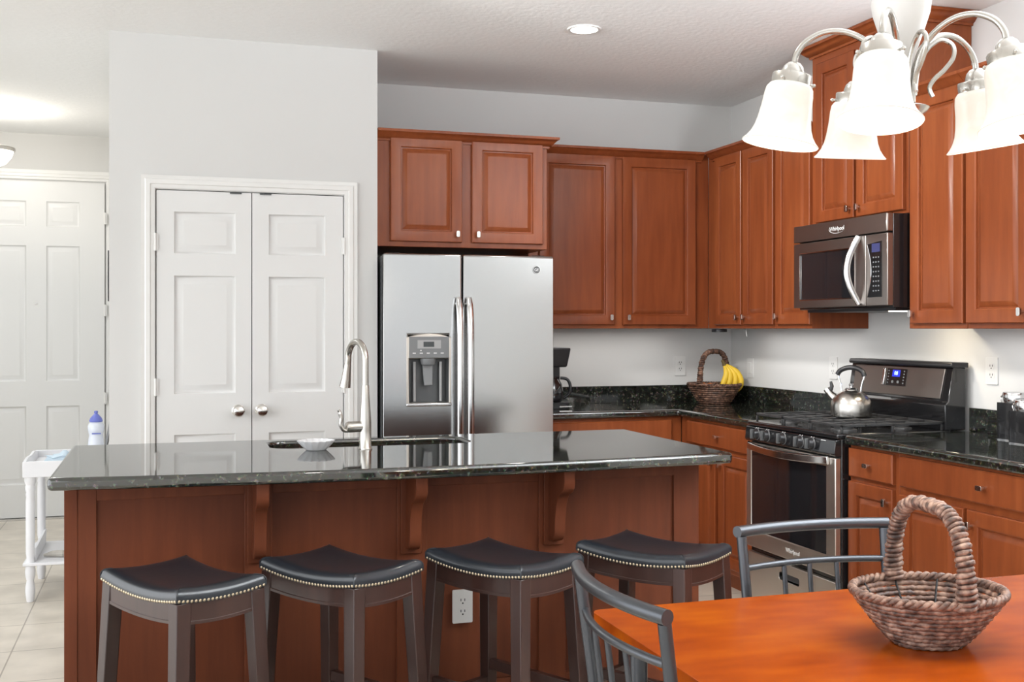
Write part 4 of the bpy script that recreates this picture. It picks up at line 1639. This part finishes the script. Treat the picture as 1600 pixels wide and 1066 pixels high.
for k in range(5):
    # phi measured so that positive = to the right in view
    phi = math.radians(-9 + 72 * k)
    ang = toward + phi
    ca_, sa_ = math.cos(ang), math.sin(ang)
    rad_pt = lambda r, z, side=0.0: (r * ca_ - side * sa_, r * sa_ + side * ca_, z - z0)
    mb = MB()
    path = spline([rad_pt(.022, 1.785), rad_pt(.024, 1.82), rad_pt(.034, 1.865), rad_pt(.058, 1.900), rad_pt(.096, 1.922), rad_pt(.136, 1.924), rad_pt(.170, 1.908), rad_pt(.188, 1.885), rad_pt(.192, 1.862)], 5)
    mb.tube(path, .0058, 10)
    arm = mb.build('arm', M_NICKEL, chn)
    # tilted frame for holder and shade
    tl = math.radians(10)
    ax = Vector((ca_ * math.sin(tl), sa_ * math.sin(tl), -math.cos(tl)))
    M = (-ax).to_track_quat('Z', 'Y').to_matrix()
    top = Vector(rad_pt(.1915, 1.870))
    mb = MB()
    mb.lathe([(.006, 0), (.011, -.001), (.018, -.008), (.0215, -.018), (.022, -.022), (.035, -.023), (.0365, -.025), (.0365, -.044), (.0345, -.044), (.0335, -.028)], tuple(top), 28, M, True, False)
    for q in range(3):
        a = 2 * PI * q / 3 + .6
        p = top + M @ Vector((.0365 * math.cos(a), .0365 * math.sin(a), -.038))
        p2 = top + M @ Vector((.043 * math.cos(a), .043 * math.sin(a), -.038))
        mb.cyl(p, p2, .0025, seg=8)
        mb.sphere(tuple(p2), .0036, 8, 6)
    mb.build('shade_holder', M_NICKEL, arm)
    mb = MB()
    sp_ = [(.034, -.040), (.040, -.043), (.0455, -.050), (.0475, -.062), (.0490, -.085), (.0520, -.108), (.0555, -.124), (.0610, -.137), (.0680, -.147), (.0750, -.154),
           (.0735, -.1555), (.0655, -.149), (.0585, -.139), (.0530, -.126), (.0495, -.109), (.0465, -.086), (.0450, -.063), (.0430, -.053), (.034, -.045)]
    mb.lathe([(r * .955, z) for r, z in sp_], tuple(top), 36, M, False, False)
    mb.build('shade', M_SHADE, arm)
    mb = MB()
    bp = top + M @ Vector((0, 0, -.085))
    mb.lathe([(.011, .040), (.012, .020), (.020, .006), (.0235, -.010), (.019, -.025), (.008, -.033), (0, -.034)], tuple(bp), 18, M)
    mb.build('bulb', M_BULB, arm)
    lp = top + M @ Vector((0, 0, -.140))
    point_light('chandelier_lamp', (cx_ + lp.x, cy_ + lp.y, z0 + lp.z), 3.0, WARM, .045)
    # scroll between the arms
    an2 = ang + math.radians(36)
    ca2, sa2 = math.cos(an2), math.sin(an2)
    q = lambda r, z: (r * ca2, r * sa2, z - z0)
    mb = MB()
    mb.tube(spline([q(.024, 1.80), q(.030, 1.85), q(.046, 1.884), q(.070, 1.900), q(.090, 1.890), q(.092, 1.868), q(.076, 1.845), q(.058, 1.828), q(.050, 1.812), q(.056, 1.796)], 6), .0042, 8)
    mb.build('scroll', M_NICKEL, chn)

# ------------------------------------------------------------------ ceiling and hall lamps
rl = thing('recessed_light', 'round recessed ceiling light above the island', 'ceiling light', (1.88, 4.84, CEIL - .008))
mb = MB()
mb.lathe([(.080, .0075), (.080, .002), (.076, 0), (.064, .002), (.062, .0075)], seg=36, cap0=False, cap1=False)
mb.build('trim_ring', M_TRIM, rl)
MB().lathe([(.063, .0075), (.063, .0035), (.03, .002), (0, .002)], seg=32).build('lens', M_CAN, rl)

LX, LY = -1.045, 7.7
hl = thing('hall_lamp', 'ceiling lamp with lit glass bowl in the entry hall at the left picture edge', 'ceiling light', (LX, LY, 2.39))
mb = MB()
mb.lathe([(.145, .105), (.150, .118), (.148, .128), (.12, .135), (.02, .14), (.015, .15), (.015, .37), (.055, .372), (.06, .3799)], seg=36)
mb.build('rim', M_NICKEL, hl)
mb = MB()
mb.lathe([(0, 0), (.05, .005), (.095, .03), (.125, .068), (.138, .104), (.13, .112)], seg=36)
mb.build('glass_bowl', M_BOWL, hl)
point_light('hall_lamp_light', (LX, LY, 2.62), 16, (1.0, .93, .82), .05)
area_light('hall_fill', (-1.4, 6.9, 2.70), (0, 0, 0), 1.2, 1.4, 20, COOL)  # added fill under the hall ceiling

# ------------------------------------------------------------------ hall furniture
st = thing('tray_stand', 'white tray stand with turned legs beyond the island in the hall', 'side table', (-0.665, 5.99, 0))
TW, TD = 0.395, 0.60
mb = MB()
mb.box(0, TW, 0, TD, .648, .662)
mb.build('tray_bottom', M_WHITEWOOD, st)
mb = MB()
side = [(0, .625), (TD, .625), (TD, .695), (TD * .75, .712), (TD * .5, .706), (TD * .25, .712), (0, .700)]
mb.prism([(0, .625), (TW, .625), (TW, .704), (0, .704)], lambda u, v, a: (u, a, v), -.001, .014)
mb.prism([(0, .625), (TW, .625), (TW, .700), (0, .700)], lambda u, v, a: (u, a, v), TD - .014, TD)
mb.prism(side, YZ, -.001, .013)
mb.prism(side, YZ, TW - .013, TW)
mb.build('tray_wall', M_WHITEWOOD, st, bevel=.002)
LEGP = [(.017, 0), (.020, .02), (.024, .05), (.023, .075), (.017, .105), (.022, .125), (.025, .15), (.022, .175), (.022, .20), (.017, .215), (.021, .24), (.0215, .33), (.0215, .42), (.0215, .50),
        (.0190, .525), (.0225, .535), (.0190, .547), (.0235, .56), (.0235, .575), (.0205, .585), (.0265, .60), (.0275, .626)]
for lx in (.032, TW - .032):
    for ly in (.032, TD - .032):
        MB().lathe(LEGP, (lx, ly, 0), 20).build('leg', M_WHITEWOOD, st)
mb = MB()
mb.slab([(.0, .0), (TW, .0), (TW, TD), (0, TD)], [], XY, .182, .197)
sh = mb.build('shelf', M_WHITEWOOD, st, bevel=.003)
mb = MB()
mb.prism([(.05, .197), (TD - .06, .197), (TD - .04, .245), (TD - .02, .270), (.06, .262), (.03, .235)], YZ, .045, .058)
mb.build('shelf_rail', M_WHITEWOOD, st, bevel=.002)

mb = MB()
for k in range(5):
    a = .5 + k * 1.3
mb.lathe([(.055, 0), (.058, .012), (.046, .028), (.052, .036), (.030, .050), (.008, .056)], seg=9)
for v in mb.bm.verts:
    v.co.x *= 1.25 + .3 * math.sin(9 * v.co.y * 30)
    v.co.z *= 1 + .25 * math.sin(v.co.x * 70)
tag(mb.build('cloth', M_CLOTH, loc=(-0.50, 6.16, .675)), 'pale blue crumpled cloth in the white tray', 'cloth')
mb = MB()
mb.tube([(-.06, 0, .012), (-.02, .01, .016), (.03, -.01, .018), (.07, .01, .012)], [.006, .016, .018, .008], 8)
mb.tube([(-.05, .03, .010), (0, .05, .014), (.05, .04, .010)], [.006, .012, .006], 8)
tag(mb.build('crumpled_paper', M_PAPER, loc=(-0.52, 6.12, .1965)), 'crumpled paper lying on the lower shelf of the white stand', 'paper')
bt = thing('bottle', 'clear water bottle with blue cone cap on the white tray stand', 'bottle', (-0.332, 6.17, 0.662))
mb = MB()
mb.lathe([(.036, 0), (.040, .004), (.040, .10), (.037, .13), (.034, .15), (.037, .165), (.041, .18), (.040, .20), (.034, .212), (.026, .222)], seg=24)
mb.build('body', M_BOTTLE, bt)
mb = MB()
mb.lathe([(.031, .219), (.034, .224), (.028, .240), (.012, .258), (.008, .262), (.010, .270), (.008, .276), (0, .277)], seg=24)
mb.build('cap', M_BLUE, bt)
mb = MB()
mb.box(-.018, .026, -.0425, -.0395, .158, .164)
mb.build('printed_band', M_BLUE, bt)
# board leaning on the pantry side wall
mb = MB()
mb.hexa([(-.312, 6.30, .662), (-.300, 6.30, .662), (-.300, 6.56, .662), (-.312, 6.56, .662)], [(-.252, 6.30, .99), (-.2405, 6.30, .99), (-.2405, 6.56, .99), (-.252, 6.56, .99)])
tag(mb.build('leaning_board', M_SIGN), 'grey board leaning against the wall behind the water bottle', 'board')
# scrolled iron ornament on the hall side of the corner
orn = MB()
for q in range(4):
    zc = 1.53 + q * .055
    pts = []
    for i in range(26):
        a = 3.6 * PI * i / 25
        r = .028 * (1 - i / 32)
        pts.append((-.2475, 5.675 + (1 if q % 2 else -1) * r * math.cos(a), zc + r * math.sin(a)))
    orn.tube(pts, .0042, 6)
orn.tube([(-.2475, 5.675, 1.50), (-.2485, 5.677, 1.62), (-.2475, 5.675, 1.745)], .005, 6)
tag(orn.build('wall_ornament', M_IRON), 'black scrolled iron ornament on the hall side of the pantry wall', 'ornament')

bpy.context.view_layer.update()
